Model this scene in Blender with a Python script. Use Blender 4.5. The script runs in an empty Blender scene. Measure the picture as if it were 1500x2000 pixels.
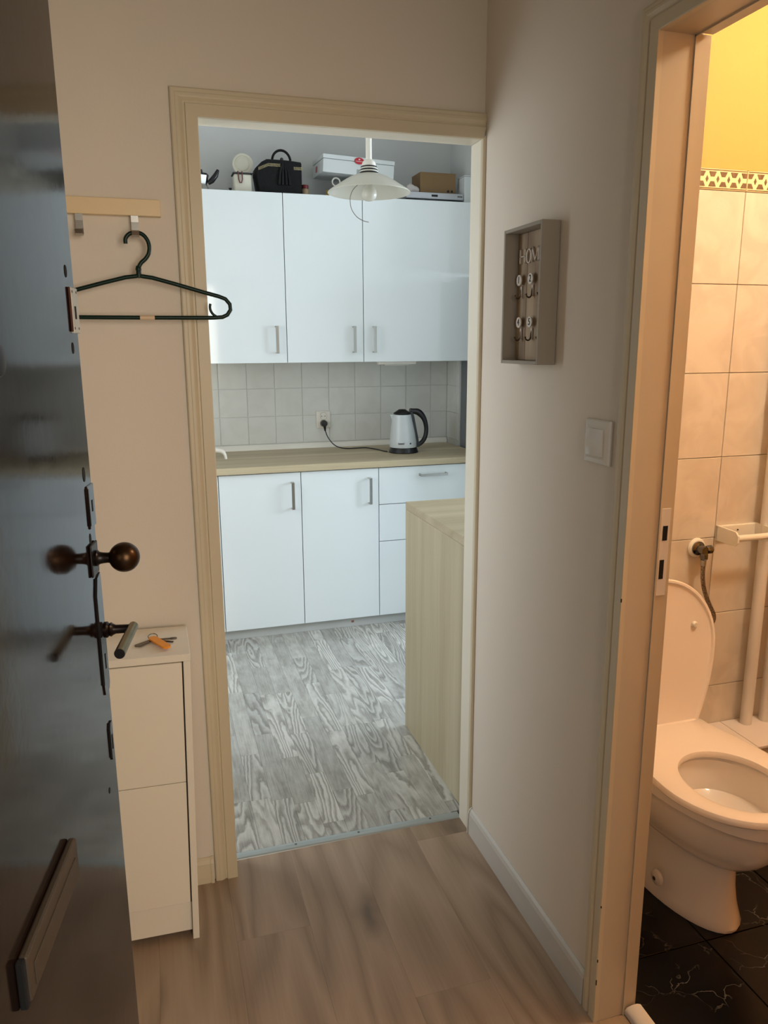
import bpy, bmesh, math, random
from mathutils import Vector, Matrix
random.seed(7)
SC = bpy.context.scene
COL = SC.collection
PI = math.pi
# ------------------------------------------------------------------ camera
cd = bpy.data.cameras.new('camera'); cam = bpy.data.objects.new('camera', cd); COL.objects.link(cam)
cd.sensor_fit = 'HORIZONTAL'; cd.sensor_width = 36.0; cd.lens = 36.0 * 1490.82 / 1500.0; cd.clip_start = 0.02
YAW, PITCH, ROLL = 0.2924, -0.2175, -0.0048
_f = Vector((math.sin(YAW) * math.cos(PITCH), math.cos(YAW) * math.cos(PITCH), math.sin(PITCH)))
_r0 = Vector((math.cos(YAW), -math.sin(YAW), 0)); _u0 = _r0.cross(_f)
_r = _r0 * math.cos(ROLL) + _u0 * math.sin(ROLL); _u = _u0 * math.cos(ROLL) - _r0 * math.sin(ROLL)
_m = Matrix((_r, _u, -_f)).transposed().to_4x4(); _m.translation = Vector((-0.8787, -1.9903, 1.5117))
cam.matrix_world = _m
SC.camera = cam
# ------------------------------------------------------------------ world, lights, exposure
SC.view_settings.view_transform = 'Standard'; SC.view_settings.look = 'None'
SC.view_settings.gamma = 1.0; SC.view_settings.use_curve_mapping = False
SC.view_settings.exposure = 0.0
w = bpy.data.worlds.new('world'); SC.world = w; w.use_nodes = True
w.node_tree.nodes['Background'].inputs[0].default_value = (0.93, 0.95, 1.0, 1)
w.node_tree.nodes['Background'].inputs[1].default_value = 0.28

def area(name, loc, target, sx, sy, power, color):
    l = bpy.data.lights.new(name, 'AREA'); l.shape = 'RECTANGLE'; l.size = sx; l.size_y = sy
    l.energy = power; l.color = color
    o = bpy.data.objects.new(name, l); COL.objects.link(o); o.location = loc
    o.rotation_euler = (Vector(target) - Vector(loc)).to_track_quat('-Z', 'Y').to_euler()
    return o
area('kitchen_window_daylight', (2.72, 0.85, 1.55), (0.2, 1.25, 1.0), 1.3, 1.3, 98, (0.85, 0.965, 1.11))
area('kitchen_left_fill', (-1.86, 0.62, 1.45), (0.0, 0.25, 1.1), 0.9, 1.3, 20, (0.93, 0.985, 1.05))  # added fill from the left, brightens the hall wall strip and door jamb
area('stairwell_daylight', (-0.25, -3.0, 1.6), (-0.95, 0.0, 1.2), 1.0, 1.3, 31, (1.0, 0.89, 0.74))

# ------------------------------------------------------------------ helpers
def srgb(r, g, b):
    def c(v):
        v /= 255.0
        return v / 12.92 if v <= 0.04045 else ((v + 0.055) / 1.055) ** 2.4
    return (c(r), c(g), c(b), 1)

class NT:
    def __init__(s, name):
        s.m = bpy.data.materials.new(name); s.m.use_nodes = True
        s.t = s.m.node_tree; s.n = s.t.nodes; s.l = s.t.links
        s.b = s.n['Principled BSDF']
    def node(s, typ, **kw):
        nd = s.n.new(typ)
        for k, v in kw.items():
            if k in nd.inputs.keys() if isinstance(k, str) else False: nd.inputs[k].default_value = v
            else: setattr(nd, k, v)
        return nd
    def link(s, a, b): s.l.new(a, b)

def mat(name, col, rough=0.5, metal=0.0, spec=0.5, bump=0.0, bscale=40, var=0.0, vscale=4, coat=0.0, stretch=(1, 1, 1), rvar=0.0):
    t = NT(name); b = t.b
    b.inputs['Base Color'].default_value = col; b.inputs['Roughness'].default_value = rough
    b.inputs['Metallic'].default_value = metal; b.inputs['Specular IOR Level'].default_value = spec
    b.inputs['Coat Weight'].default_value = coat
    tc = t.n.new('ShaderNodeTexCoord'); mp = t.n.new('ShaderNodeMapping'); mp.inputs['Scale'].default_value = stretch
    t.link(tc.outputs['Object'], mp.inputs['Vector'])
    nz = t.n.new('ShaderNodeTexNoise'); nz.inputs['Scale'].default_value = vscale; nz.inputs['Detail'].default_value = 5
    t.link(mp.outputs[0], nz.inputs['Vector'])
    mx = t.n.new('ShaderNodeMix'); mx.data_type = 'RGBA'
    mx.inputs['A'].default_value = tuple(max(0, c * (1 - var)) for c in col[:3]) + (1,)
    mx.inputs['B'].default_value = tuple(min(1, c * (1 + var)) for c in col[:3]) + (1,)
    t.link(nz.outputs['Fac'], mx.inputs['Factor']); t.link(mx.outputs['Result'], b.inputs['Base Color'])
    if rvar:
        mr = t.n.new('ShaderNodeMapRange'); mr.inputs['To Min'].default_value = rough - rvar; mr.inputs['To Max'].default_value = rough + rvar
        t.link(nz.outputs['Fac'], mr.inputs['Value']); t.link(mr.outputs[0], b.inputs['Roughness'])
    if bump:
        n2 = t.n.new('ShaderNodeTexNoise'); n2.inputs['Scale'].default_value = bscale; n2.inputs['Detail'].default_value = 4
        t.link(mp.outputs[0], n2.inputs['Vector'])
        bp = t.n.new('ShaderNodeBump'); bp.inputs['Strength'].default_value = bump; bp.inputs['Distance'].default_value = 0.002
        t.link(n2.outputs['Fac'], bp.inputs['Height']); t.link(bp.outputs[0], b.inputs['Normal'])
    return t.m

def wood(name, c1, c2, c3, axis='Y', rough=0.45, ring=14.0, dist=3.5, fine=90, knots=False, rand=0.25, contrast=1.0, bump=0.15, sq=0.16):
    """grained wood: long grain runs along `axis`; per-object random offset and tone"""
    t = NT(name); b = t.b; b.inputs['Roughness'].default_value = rough
    tc = t.n.new('ShaderNodeTexCoord'); oi = t.n.new('ShaderNodeObjectInfo')
    mul = t.n.new('ShaderNodeMath'); mul.operation = 'MULTIPLY'; mul.inputs[1].default_value = 37.0
    t.link(oi.outputs['Random'], mul.inputs[0])
    cb = t.n.new('ShaderNodeCombineXYZ')
    for i in range(3): t.link(mul.outputs[0], cb.inputs[i])
    ad = t.n.new('ShaderNodeVectorMath'); ad.operation = 'ADD'
    t.link(tc.outputs['Object'], ad.inputs[0]); t.link(cb.outputs[0], ad.inputs[1])
    mp = t.n.new('ShaderNodeMapping')
    sc = {'X': (sq, 1, 1), 'Y': (1, sq, 1), 'Z': (1, 1, sq)}[axis]
    mp.inputs['Scale'].default_value = sc
    t.link(ad.outputs[0], mp.inputs['Vector'])
    n1 = t.n.new('ShaderNodeTexNoise'); n1.inputs['Scale'].default_value = dist; n1.inputs['Detail'].default_value = 1.5; n1.inputs['Roughness'].default_value = 0.35
    t.link(mp.outputs[0], n1.inputs['Vector'])
    m1 = t.n.new('ShaderNodeMath'); m1.operation = 'MULTIPLY'; m1.inputs[1].default_value = ring
    t.link(n1.outputs['Fac'], m1.inputs[0])
    fr = t.n.new('ShaderNodeMath'); fr.operation = 'PINGPONG'; fr.inputs[1].default_value = 1.0
    t.link(m1.outputs[0], fr.inputs[0])
    mpf = t.n.new('ShaderNodeMapping')
    mpf.inputs['Scale'].default_value = {'X': (.03, 1, 1), 'Y': (1, .03, 1), 'Z': (1, 1, .03)}[axis]
    t.link(ad.outputs[0], mpf.inputs['Vector'])
    nf = t.n.new('ShaderNodeTexNoise'); nf.inputs['Scale'].default_value = fine; nf.inputs['Detail'].default_value = 4
    t.link(mpf.outputs[0], nf.inputs['Vector'])
    av = t.n.new('ShaderNodeMix'); av.inputs['Factor'].default_value = 0.45
    t.link(fr.outputs[0], av.inputs['A']); t.link(nf.outputs['Fac'], av.inputs['B'])
    rp = t.n.new('ShaderNodeValToRGB'); e = rp.color_ramp.elements
    e[0].position = 0.5 - 0.28 / contrast; e[0].color = c1; e[1].position = 0.5 + 0.32 / contrast; e[1].color = c3
    m = rp.color_ramp.elements.new(0.5); m.color = c2
    t.link(av.outputs['Result'], rp.inputs['Fac'])
    out = rp.outputs['Color']
    if knots:
        vo = t.n.new('ShaderNodeTexVoronoi'); vo.voronoi_dimensions = '2D'; vo.inputs['Scale'].default_value = 3.4
        mk = t.n.new('ShaderNodeMapping'); mk.inputs['Scale'].default_value = {'X': (.45, 1, 1), 'Y': (1, .45, 1), 'Z': (1, 1, .45)}[axis]
        t.link(ad.outputs[0], mk.inputs['Vector'])
        nk = t.n.new('ShaderNodeTexNoise'); nk.inputs['Scale'].default_value = 16
        t.link(mk.outputs[0], nk.inputs['Vector'])
        md = t.n.new('ShaderNodeMix'); md.data_type = 'VECTOR'; md.inputs['Factor'].default_value = 0.06
        t.link(mk.outputs[0], md.inputs['A']); t.link(nk.outputs['Color'], md.inputs['B'])
        t.link(md.outputs['Result'], vo.inputs['Vector'])
        mr = t.n.new('ShaderNodeMapRange'); mr.inputs['From Min'].default_value = 0.02; mr.inputs['From Max'].default_value = 0.15
        mr.inputs['To Min'].default_value = 0.8; mr.inputs['To Max'].default_value = 0.0
        t.link(vo.outputs['Distance'], mr.inputs['Value'])
        mk2 = t.n.new('ShaderNodeMix'); mk2.data_type = 'RGBA'
        t.link(mr.outputs[0], mk2.inputs['Factor']); t.link(out, mk2.inputs['A'])
        mk2.inputs['B'].default_value = tuple(c * 0.45 for c in c1[:3]) + (1,)
        out = mk2.outputs['Result']
    hs = t.n.new('ShaderNodeHueSaturation')
    mv = t.n.new('ShaderNodeMapRange'); mv.inputs['To Min'].default_value = 1 - rand; mv.inputs['To Max'].default_value = 1 + rand
    t.link(oi.outputs['Random'], mv.inputs['Value']); t.link(mv.outputs[0], hs.inputs['Value'])
    t.link(out, hs.inputs['Color']); t.link(hs.outputs[0], b.inputs['Base Color'])
    if bump:
        bp = t.n.new('ShaderNodeBump'); bp.inputs['Strength'].default_value = bump; bp.inputs['Distance'].default_value = 0.001
        t.link(nf.outputs['Fac'], bp.inputs['Height']); t.link(bp.outputs[0], b.inputs['Normal'])
    return t.m

def wm(o):
    m = Matrix.Identity(4)
    while o is not None:
        m = o.matrix_basis @ m if False else (Matrix.LocRotScale(o.location, o.rotation_euler, o.scale)) @ m
        o = o.parent
    return m

def tag(o, label=None, cat=None, group=None, kind=None):
    if label: o['label'] = label
    if cat: o['category'] = cat
    if group: o['group'] = group
    if kind: o['kind'] = kind
    return o

def root(name, loc, label, cat, group=None, rot=(0, 0, 0), kind=None):
    o = bpy.data.objects.new(name, None); o.empty_display_size = 0.05
    COL.objects.link(o); o.location = loc; o.rotation_euler = rot
    return tag(o, label, cat, group, kind)

class B:
    """mesh collector"""
    def __init__(s): s.bm = bmesh.new()
    def box(s, x0, x1, y0, y1, z0, z1, bev=0.0, seg=2):
        g = bmesh.ops.create_cube(s.bm, size=1.0); vs = g['verts']
        for v in vs:
            v.co = Vector((x0 + (v.co.x + .5) * (x1 - x0), y0 + (v.co.y + .5) * (y1 - y0), z0 + (v.co.z + .5) * (z1 - z0)))
        if bev:
            es = list({e for v in vs for e in v.link_edges})
            bmesh.ops.bevel(s.bm, geom=es, offset=bev, segments=seg, profile=0.5, affect='EDGES', clamp_overlap=True)
        return s
    def tube(s, pts, r, n=10, close=False, caps=True):
        pts = [Vector(p) for p in pts]; N = len(pts)
        rs = r if isinstance(r, (list, tuple)) else [r] * N
        prev = None; rings = []
        for i, p in enumerate(pts):
            if close: d = pts[(i + 1) % N] - pts[i - 1]
            elif i == 0: d = pts[1] - p
            elif i == N - 1: d = p - pts[i - 1]
            else: d = (pts[i + 1] - p).normalized() + (p - pts[i - 1]).normalized()
            d.normalize()
            if prev is None:
                a = Vector((0, 0, 1)) if abs(d.z) < 0.9 else Vector((1, 0, 0))
                x = d.cross(a).normalized()
            else:
                x = (prev - d * prev.dot(d)).normalized()
            prev = x; y = d.cross(x)
            rings.append([s.bm.verts.new(p + (x * math.cos(2 * PI * k / n) + y * math.sin(2 * PI * k / n)) * rs[i]) for k in range(n)])
        for i in range(N if close else N - 1):
            a, b2 = rings[i], rings[(i + 1) % N]
            for k in range(n): s.bm.faces.new((a[k], a[(k + 1) % n], b2[(k + 1) % n], b2[k]))
        if caps and not close:
            s.bm.faces.new(rings[0][::-1]); s.bm.faces.new(rings[-1])
        return s
    def lathe(s, prof, c=(0, 0, 0), axis='Z', n=32, mtx=None):
        """prof: (r, h) list"""
        rings = []
        for r, h in prof:
            ring = []
            for k in range(n if r > 1e-6 else 1):
                a = 2 * PI * k / n
                v = Vector((r * math.cos(a), r * math.sin(a), h))
                if axis == 'X': v = Vector((h, v.x, v.y))
                elif axis == 'Y': v = Vector((v.y, h, v.x))
                if mtx: v = mtx @ v
                ring.append(s.bm.verts.new(v + Vector(c)))
            rings.append(ring)
        for a, b2 in zip(rings, rings[1:]):
            if len(a) == 1 and len(b2) == 1: continue
            for k in range(n):
                if len(a) == 1: s.bm.faces.new((a[0], b2[k], b2[(k + 1) % n]))
                elif len(b2) == 1: s.bm.faces.new((a[k], a[(k + 1) % n], b2[0]))
                else: s.bm.faces.new((a[k], a[(k + 1) % n], b2[(k + 1) % n], b2[k]))
        return s
    def prism(s, poly, fn, d0, d1):
        """poly 2D list, fn(u,v,d)->xyz"""
        a = [s.bm.verts.new(Vector(fn(u, v, d0))) for u, v in poly]
        b2 = [s.bm.verts.new(Vector(fn(u, v, d1))) for u, v in poly]
        n = len(poly)
        s.bm.faces.new(a[::-1]); s.bm.faces.new(b2)
        for k in range(n): s.bm.faces.new((a[k], a[(k + 1) % n], b2[(k + 1) % n], b2[k]))
        return s
    def loft(s, rings, cap0=True, cap1=True):
        R = [[s.bm.verts.new(Vector(p)) for p in r] for r in rings]; n = len(R[0])
        for a, b2 in zip(R, R[1:]):
            for k in range(n): s.bm.faces.new((a[k], a[(k + 1) % n], b2[(k + 1) % n], b2[k]))
        if cap0: s.bm.faces.new(R[0][::-1])
        if cap1: s.bm.faces.new(R[-1])
        return s
    def build(s, name, material, parent=None, smooth=False, local=False, sub=0, label=None, cat=None, group=None, kind=None, origin=None):
        bm = s.bm
        bmesh.ops.recalc_face_normals(bm, faces=bm.faces[:])
        if not local and parent is not None:
            inv = wm(parent).inverted(); bm.transform(inv)
        if origin is None:
            xs = [v.co for v in bm.verts]
            lo = Vector((min(v.x for v in xs), min(v.y for v in xs), min(v.z for v in xs)))
            hi = Vector((max(v.x for v in xs), max(v.y for v in xs), max(v.z for v in xs)))
            c = (lo + hi) / 2
        else: c = Vector(origin)
        bm.transform(Matrix.Translation(-c))
        if smooth:
            for f in bm.faces: f.smooth = True
        me = bpy.data.meshes.new(name); bm.to_mesh(me); bm.free()
        if smooth:
            try: me.set_sharp_from_angle(angle=math.radians(38))
            except Exception: pass
        if isinstance(material, (list, tuple)):
            for m_ in material: me.materials.append(m_)
        else: me.materials.append(material)
        o = bpy.data.objects.new(name, me); COL.objects.link(o); o.location = c
        if parent is not None: o.parent = parent
        if sub:
            md = o.modifiers.new('sub', 'SUBSURF'); md.levels = sub; md.render_levels = sub
        return tag(o, label, cat, group, kind)

def inst(mesh, name, parent, loc, scale=(1, 1, 1)):
    o = bpy.data.objects.new(name, mesh); COL.objects.link(o)
    if parent is not None:
        o.location = wm(parent).inverted() @ Vector(loc); o.parent = parent
    else: o.location = loc
    o.scale = scale
    return o

def tilemesh(name, sx, sy, sz, m, bev=0.0012):
    bm = bmesh.new(); bmesh.ops.create_cube(bm, size=1.0)
    for v in bm.verts: v.co = Vector((v.co.x * sx, v.co.y * sy, v.co.z * sz))
    if bev: bmesh.ops.bevel(bm, geom=bm.edges[:], offset=bev, segments=1, affect='EDGES')
    me = bpy.data.meshes.new(name); bm.to_mesh(me); bm.free(); me.materials.append(m); return me

def strip_wood():
    t = NT('grey_strip_wood'); b = t.b; b.inputs['Roughness'].default_value = 0.22; N = t.n.new
    tc = N('ShaderNodeTexCoord'); oi = N('ShaderNodeObjectInfo')
    mul = N('ShaderNodeMath'); mul.operation = 'MULTIPLY'; mul.inputs[1].default_value = 53.0; t.link(oi.outputs['Random'], mul.inputs[0])
    ad = N('ShaderNodeVectorMath'); t.link(tc.outputs['Object'], ad.inputs[0]); t.link(mul.outputs[0], ad.inputs[1])
    def noise(sx, sy, detail, rough=.4):
        mp = N('ShaderNodeMapping'); mp.inputs['Scale'].default_value = (sx, sy, 1); t.link(ad.outputs[0], mp.inputs[0])
        n_ = N('ShaderNodeTexNoise'); n_.inputs['Scale'].default_value = 1; n_.inputs['Detail'].default_value = detail; n_.inputs['Roughness'].default_value = rough
        t.link(mp.outputs[0], n_.inputs['Vector']); return n_.outputs['Fac']
    def math_(op, a, b_):
        m_ = N('ShaderNodeMath'); m_.operation = op
        for i, v in enumerate((a, b_)):
            if isinstance(v, (int, float)): m_.inputs[i].default_value = v
            else: t.link(v, m_.inputs[i])
        return m_.outputs[0]
    base = noise(14, 1.6, 1.0, .3); jit = noise(60, 30, 2)
    f = math_('ADD', math_('MULTIPLY', base, 13.0), math_('MULTIPLY', jit, .55))
    rings = math_('FRACT', f, 0)
    rr_ = N('ShaderNodeValToRGB'); e = rr_.color_ramp.elements
    e[0].position = 0; e[0].color = (.0, .0, .0, 1); e[1].position = 1; e[1].color = (.2, .2, .2, 1)
    for p_, v_ in ((.22, .12), (.55, .75), (.8, 1.0), (.93, .5)):
        q = rr_.color_ramp.elements.new(p_); q.color = (v_, v_, v_, 1)
    t.link(rings, rr_.inputs[0])
    fine = noise(260, 9, 3, .6); mott = noise(26, 9, 4, .6)
    amt = N('ShaderNodeMapRange'); amt.inputs['From Min'].default_value = .40; amt.inputs['From Max'].default_value = .60
    amt.inputs['To Min'].default_value = .10; amt.inputs['To Max'].default_value = .58
    fr_ = math_('FRACT', math_('MULTIPLY', oi.outputs['Random'], 7.31), 0); t.link(fr_, amt.inputs['Value'])
    mx = N('ShaderNodeMix'); t.link(amt.outputs[0], mx.inputs['Factor']); t.link(mott, mx.inputs['A']); t.link(rr_.outputs['Color'], mx.inputs['B'])
    mx2 = N('ShaderNodeMix'); mx2.inputs['Factor'].default_value = .34; t.link(mx.outputs['Result'], mx2.inputs['A']); t.link(fine, mx2.inputs['B'])
    cr_ = N('ShaderNodeValToRGB'); e = cr_.color_ramp.elements
    e[0].position = .18; e[0].color = srgb(112, 109, 101); e[1].position = .82; e[1].color = srgb(204, 203, 196)
    q = cr_.color_ramp.elements.new(.48); q.color = srgb(166, 164, 155)
    t.link(mx2.outputs['Result'], cr_.inputs[0])
    hs = N('ShaderNodeHueSaturation'); mv = N('ShaderNodeMapRange'); mv.inputs['To Min'].default_value = .84; mv.inputs['To Max'].default_value = 1.16
    t.link(math_('FRACT', math_('MULTIPLY', oi.outputs['Random'], 3.77), 0), mv.inputs['Value']); t.link(mv.outputs[0], hs.inputs['Value'])
    t.link(cr_.outputs[0], hs.inputs['Color']); t.link(hs.outputs[0], b.inputs['Base Color'])
    bp = N('ShaderNodeBump'); bp.inputs['Strength'].default_value = .15; bp.inputs['Distance'].default_value = .001
    t.link(fine, bp.inputs['Height']); t.link(bp.outputs[0], b.inputs['Normal'])
    return t.m

# ------------------------------------------------------------------ materials
M = {}
M['hall_paint'] = mat('hall_paint', srgb(226, 215, 198), 0.75, bump=0.12, bscale=160, var=0.02)
M['kitchen_paint'] = mat('kitchen_paint', srgb(208, 210, 207), 0.75, bump=0.1, bscale=120, var=0.02)
M['bath_paint'] = mat('bath_paint', srgb(212, 163, 88), 0.7, bump=0.1, bscale=120, var=0.02)
M['ceiling_paint'] = mat('ceiling_paint', srgb(225, 222, 216), 0.8, var=0.02)
M['trim_cream'] = mat('trim_cream', srgb(212, 198, 168), 0.42, bump=0.08, bscale=60, var=0.04, vscale=3)
M['jamb_cream'] = mat('jamb_cream', srgb(204, 190, 164), 0.38, bump=0.06, bscale=60, var=0.05, vscale=3)
M['jamb_light'] = mat('jamb_light', srgb(232, 224, 204), 0.38, bump=0.06, bscale=60, var=0.03, vscale=3)
M['baseboard_white'] = mat('baseboard_white', srgb(205, 200, 190), 0.35, var=0.03)
M['gloss_white'] = mat('gloss_white', srgb(228, 235, 235), 0.06, var=0.01, spec=0.5)
M['carcass_white'] = mat('carcass_white', srgb(215, 218, 218), 0.5, var=0.01)
M['cab_matt'] = mat('cab_matt', srgb(238, 228, 208), 0.42, var=0.02, vscale=2)
M['steel'] = mat('steel', srgb(176, 174, 168), 0.28, metal=1.0, var=0.05, vscale=30, stretch=(1, 1, .1))
M['steel_dark'] = mat('steel_dark', srgb(120, 112, 102), 0.38, metal=1.0, var=0.08)
M['chrome'] = mat('chrome', srgb(124, 126, 132), 0.12, metal=1.0, var=0.04)
M['bronze'] = mat('bronze', srgb(64, 44, 26), 0.32, metal=0.85, bump=0.2, bscale=60, var=0.35, vscale=30)
M['bronze_dark'] = mat('bronze_dark', srgb(26, 15, 10), 0.35, metal=0.5, var=0.3, vscale=30)
M['black_plastic'] = mat('black_plastic', srgb(16, 16, 18), 0.3, var=0.1)
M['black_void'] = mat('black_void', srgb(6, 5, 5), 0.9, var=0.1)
M['dark_seam'] = mat('dark_seam', srgb(78, 70, 60), 0.9, var=0.05)
M['porcelain'] = mat('porcelain', srgb(232, 224, 216), 0.1, var=0.01, spec=0.6)
M['seat_plastic'] = mat('seat_plastic', srgb(238, 226, 214), 0.16, var=0.01)
M['white_plastic'] = mat('white_plastic', srgb(232, 228, 216), 0.3, var=0.01)
M['switch_white'] = mat('switch_white', srgb(226, 220, 208), 0.15, var=0.01)
M['pipe_white'] = mat('pipe_white', srgb(226, 220, 212), 0.35, bump=0.1, bscale=40, var=0.03)
M['grout'] = mat('grout', srgb(206, 192, 168), 0.9, bump=0.2, bscale=300, var=0.05)
M['grout_k'] = mat('grout_k', srgb(206, 208, 200), 0.9, bump=0.2, bscale=300, var=0.05)
M['grout_dark'] = mat('grout_dark', srgb(34, 32, 30), 0.9, var=0.05)
M['green_plastic'] = mat('green_plastic', srgb(2, 34, 22), 0.35, var=0.15, spec=.3)
M['orange'] = mat('orange', srgb(245, 150, 20), 0.3, var=0.08, vscale=30)
M['cardboard'] = mat('cardboard', srgb(128, 102, 68), 0.8, bump=0.15, bscale=90, var=0.08, vscale=14)
M['dvd_silver'] = mat('dvd_silver', srgb(176, 178, 182), 0.35, metal=0.5, var=0.03)
M['box_white'] = mat('box_white', srgb(206, 212, 210), 0.5, var=0.02)
M['box_side'] = mat('box_side', srgb(150, 156, 152), 0.55, var=0.03)
M['red'] = mat('red', srgb(176, 26, 40), 0.4, var=0.05)
M['white_print'] = mat('white_print', srgb(236, 226, 224), 0.5)
M['ink'] = mat('ink', srgb(58, 60, 60), 0.6)
M['ink_black'] = mat('ink_black', srgb(22, 18, 16), 0.6)
M['cream_ceramic'] = mat('cream_ceramic', srgb(216, 214, 196), 0.3, var=0.04, vscale=10)
M['moka'] = mat('moka', srgb(176, 176, 170), 0.22, metal=1.0, var=0.08, vscale=20)
M['leather'] = mat('leather', srgb(7, 6, 8), 0.6, spec=.25, bump=0.5, bscale=120, var=0.2, vscale=60)
M['sequin'] = mat('sequin', srgb(196, 186, 150), 0.25, metal=0.9, bump=0.8, bscale=200, var=0.5, vscale=120)
M['glass_jar'] = mat('glass_jar', srgb(166, 142, 110), 0.2, var=0.3, vscale=40)
M['yellow'] = mat('yellow', srgb(196, 160, 60), 0.4, var=0.1)
M['cloth'] = mat('cloth', srgb(196, 190, 186), 0.85, bump=0.5, bscale=60, var=0.06)
M['fridge'] = mat('fridge', srgb(118, 124, 128), 0.3, metal=0.4, var=0.03)
M['keybox'] = mat('keybox', srgb(160, 150, 134), 0.6, bump=0.1, var=0.04, stretch=(1, 1, .1), vscale=60)
M['enamel'] = mat('enamel', srgb(222, 212, 198), 0.35, var=0.02)
M['keyhook'] = mat('keyhook', srgb(92, 76, 58), 0.35, metal=0.8, var=0.2, vscale=60)
M['letter_paint'] = mat('letter_paint', srgb(206, 192, 172), 0.5, var=0.03)
M['kettle_body'] = mat('kettle_body', srgb(206, 212, 212), 0.3, var=0.02)
M['marble_tile_white'] = mat('ledge_tile', srgb(236, 226, 220), 0.2, var=0.03)
M['threshold_metal'] = mat('threshold_metal', srgb(168, 176, 174), 0.32, metal=0.35, var=0.12, vscale=14, stretch=(.3, 2, 1))
M['pale_wood'] = wood('pale_wood', srgb(176, 160, 128), srgb(193, 178, 146), srgb(205, 192, 162), 'X', 0.5, ring=4, dist=7.0, fine=130, rand=0.03, sq=.03, bump=.03)
M['pale_wood_v'] = wood('pale_wood_v', srgb(176, 162, 130), srgb(193, 180, 148), srgb(205, 193, 162), 'Z', 0.5, ring=4, dist=7.0, fine=130, rand=0.03, sq=.025, bump=.03)
M['keywood'] = wood('keywood', srgb(140, 118, 92), srgb(168, 146, 118), srgb(186, 164, 134), 'Z', 0.7, ring=10, dist=8, fine=200, rand=0.12)
M['hall_wood'] = wood('hall_wood', srgb(141, 119, 97), srgb(158, 135, 112), srgb(168, 145, 122), 'Y', 0.42, ring=14, dist=6.0, fine=150, knots=True, rand=0.025)
M['kitchen_wood'] = strip_wood()

def door_mat():
    t = NT('varnished_dark_door'); b = t.b
    tc = t.n.new('ShaderNodeTexCoord')
    mp = t.n.new('ShaderNodeMapping'); mp.inputs['Scale'].default_value = (1, 1, .25); t.link(tc.outputs['Object'], mp.inputs[0])
    nz = t.n.new('ShaderNodeTexNoise'); nz.inputs['Scale'].default_value = 40; nz.inputs['Detail'].default_value = 6; t.link(mp.outputs[0], nz.inputs['Vector'])
    rp = t.n.new('ShaderNodeValToRGB'); rp.color_ramp.elements[0].color = srgb(12, 6, 3); rp.color_ramp.elements[1].color = srgb(36, 20, 12)
    t.link(nz.outputs['Fac'], rp.inputs[0]); t.link(rp.outputs[0], b.inputs['Base Color'])
    mr = t.n.new('ShaderNodeMapRange'); mr.inputs['To Min'].default_value = 0.06; mr.inputs['To Max'].default_value = 0.16
    t.link(nz.outputs['Fac'], mr.inputs['Value']); t.link(mr.outputs[0], b.inputs['Roughness'])
    n2 = t.n.new('ShaderNodeTexNoise'); n2.inputs['Scale'].default_value = 26; n2.inputs['Detail'].default_value = 5; t.link(tc.outputs['Object'], n2.inputs['Vector'])
    bp = t.n.new('ShaderNodeBump'); bp.inputs['Strength'].default_value = 0.06; bp.inputs['Distance'].default_value = 0.003
    t.link(n2.outputs['Fac'], bp.inputs['Height']); t.link(bp.outputs[0], b.inputs['Normal'])
    b.inputs['Specular IOR Level'].default_value = 0.5
    return t.m
M['door'] = door_mat()

def tile_mat(name, c1, c2, rough, rand=0.03):
    t = NT(name); b = t.b; b.inputs['Roughness'].default_value = rough
    tc = t.n.new('ShaderNodeTexCoord'); oi = t.n.new('ShaderNodeObjectInfo')
    ad = t.n.new('ShaderNodeVectorMath'); ad.operation = 'MULTIPLY_ADD'
    ad.inputs[1].default_value = (1, 1, 1); t.link(tc.outputs['Object'], ad.inputs[0])
    cb = t.n.new('ShaderNodeCombineXYZ'); mu = t.n.new('ShaderNodeMath'); mu.operation = 'MULTIPLY'; mu.inputs[1].default_value = 20
    t.link(oi.outputs['Random'], mu.inputs[0]); t.link(mu.outputs[0], cb.inputs[0]); t.link(mu.outputs[0], cb.inputs[2]); t.link(cb.outputs[0], ad.inputs[2])
    nz = t.n.new('ShaderNodeTexNoise'); nz.inputs['Scale'].default_value = 7; nz.inputs['Detail'].default_value = 4; nz.inputs['Distortion'].default_value = 1.2
    t.link(ad.outputs[0], nz.inputs['Vector'])
    rp = t.n.new('ShaderNodeValToRGB'); rp.color_ramp.elements[0].position = .38; rp.color_ramp.elements[1].position = .6
    rp.color_ramp.elements[0].color = c1; rp.color_ramp.elements[1].color = c2
    t.link(nz.outputs['Fac'], rp.inputs[0]); t.link(rp.outputs[0], b.inputs['Base Color'])
    return t.m
M['bath_tile'] = tile_mat('bath_tile', srgb(208, 196, 180), srgb(219, 208, 192), 0.22)
M['back_tile'] = tile_mat('back_tile', srgb(212, 213, 205), srgb(217, 218, 211), 0.2)

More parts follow.
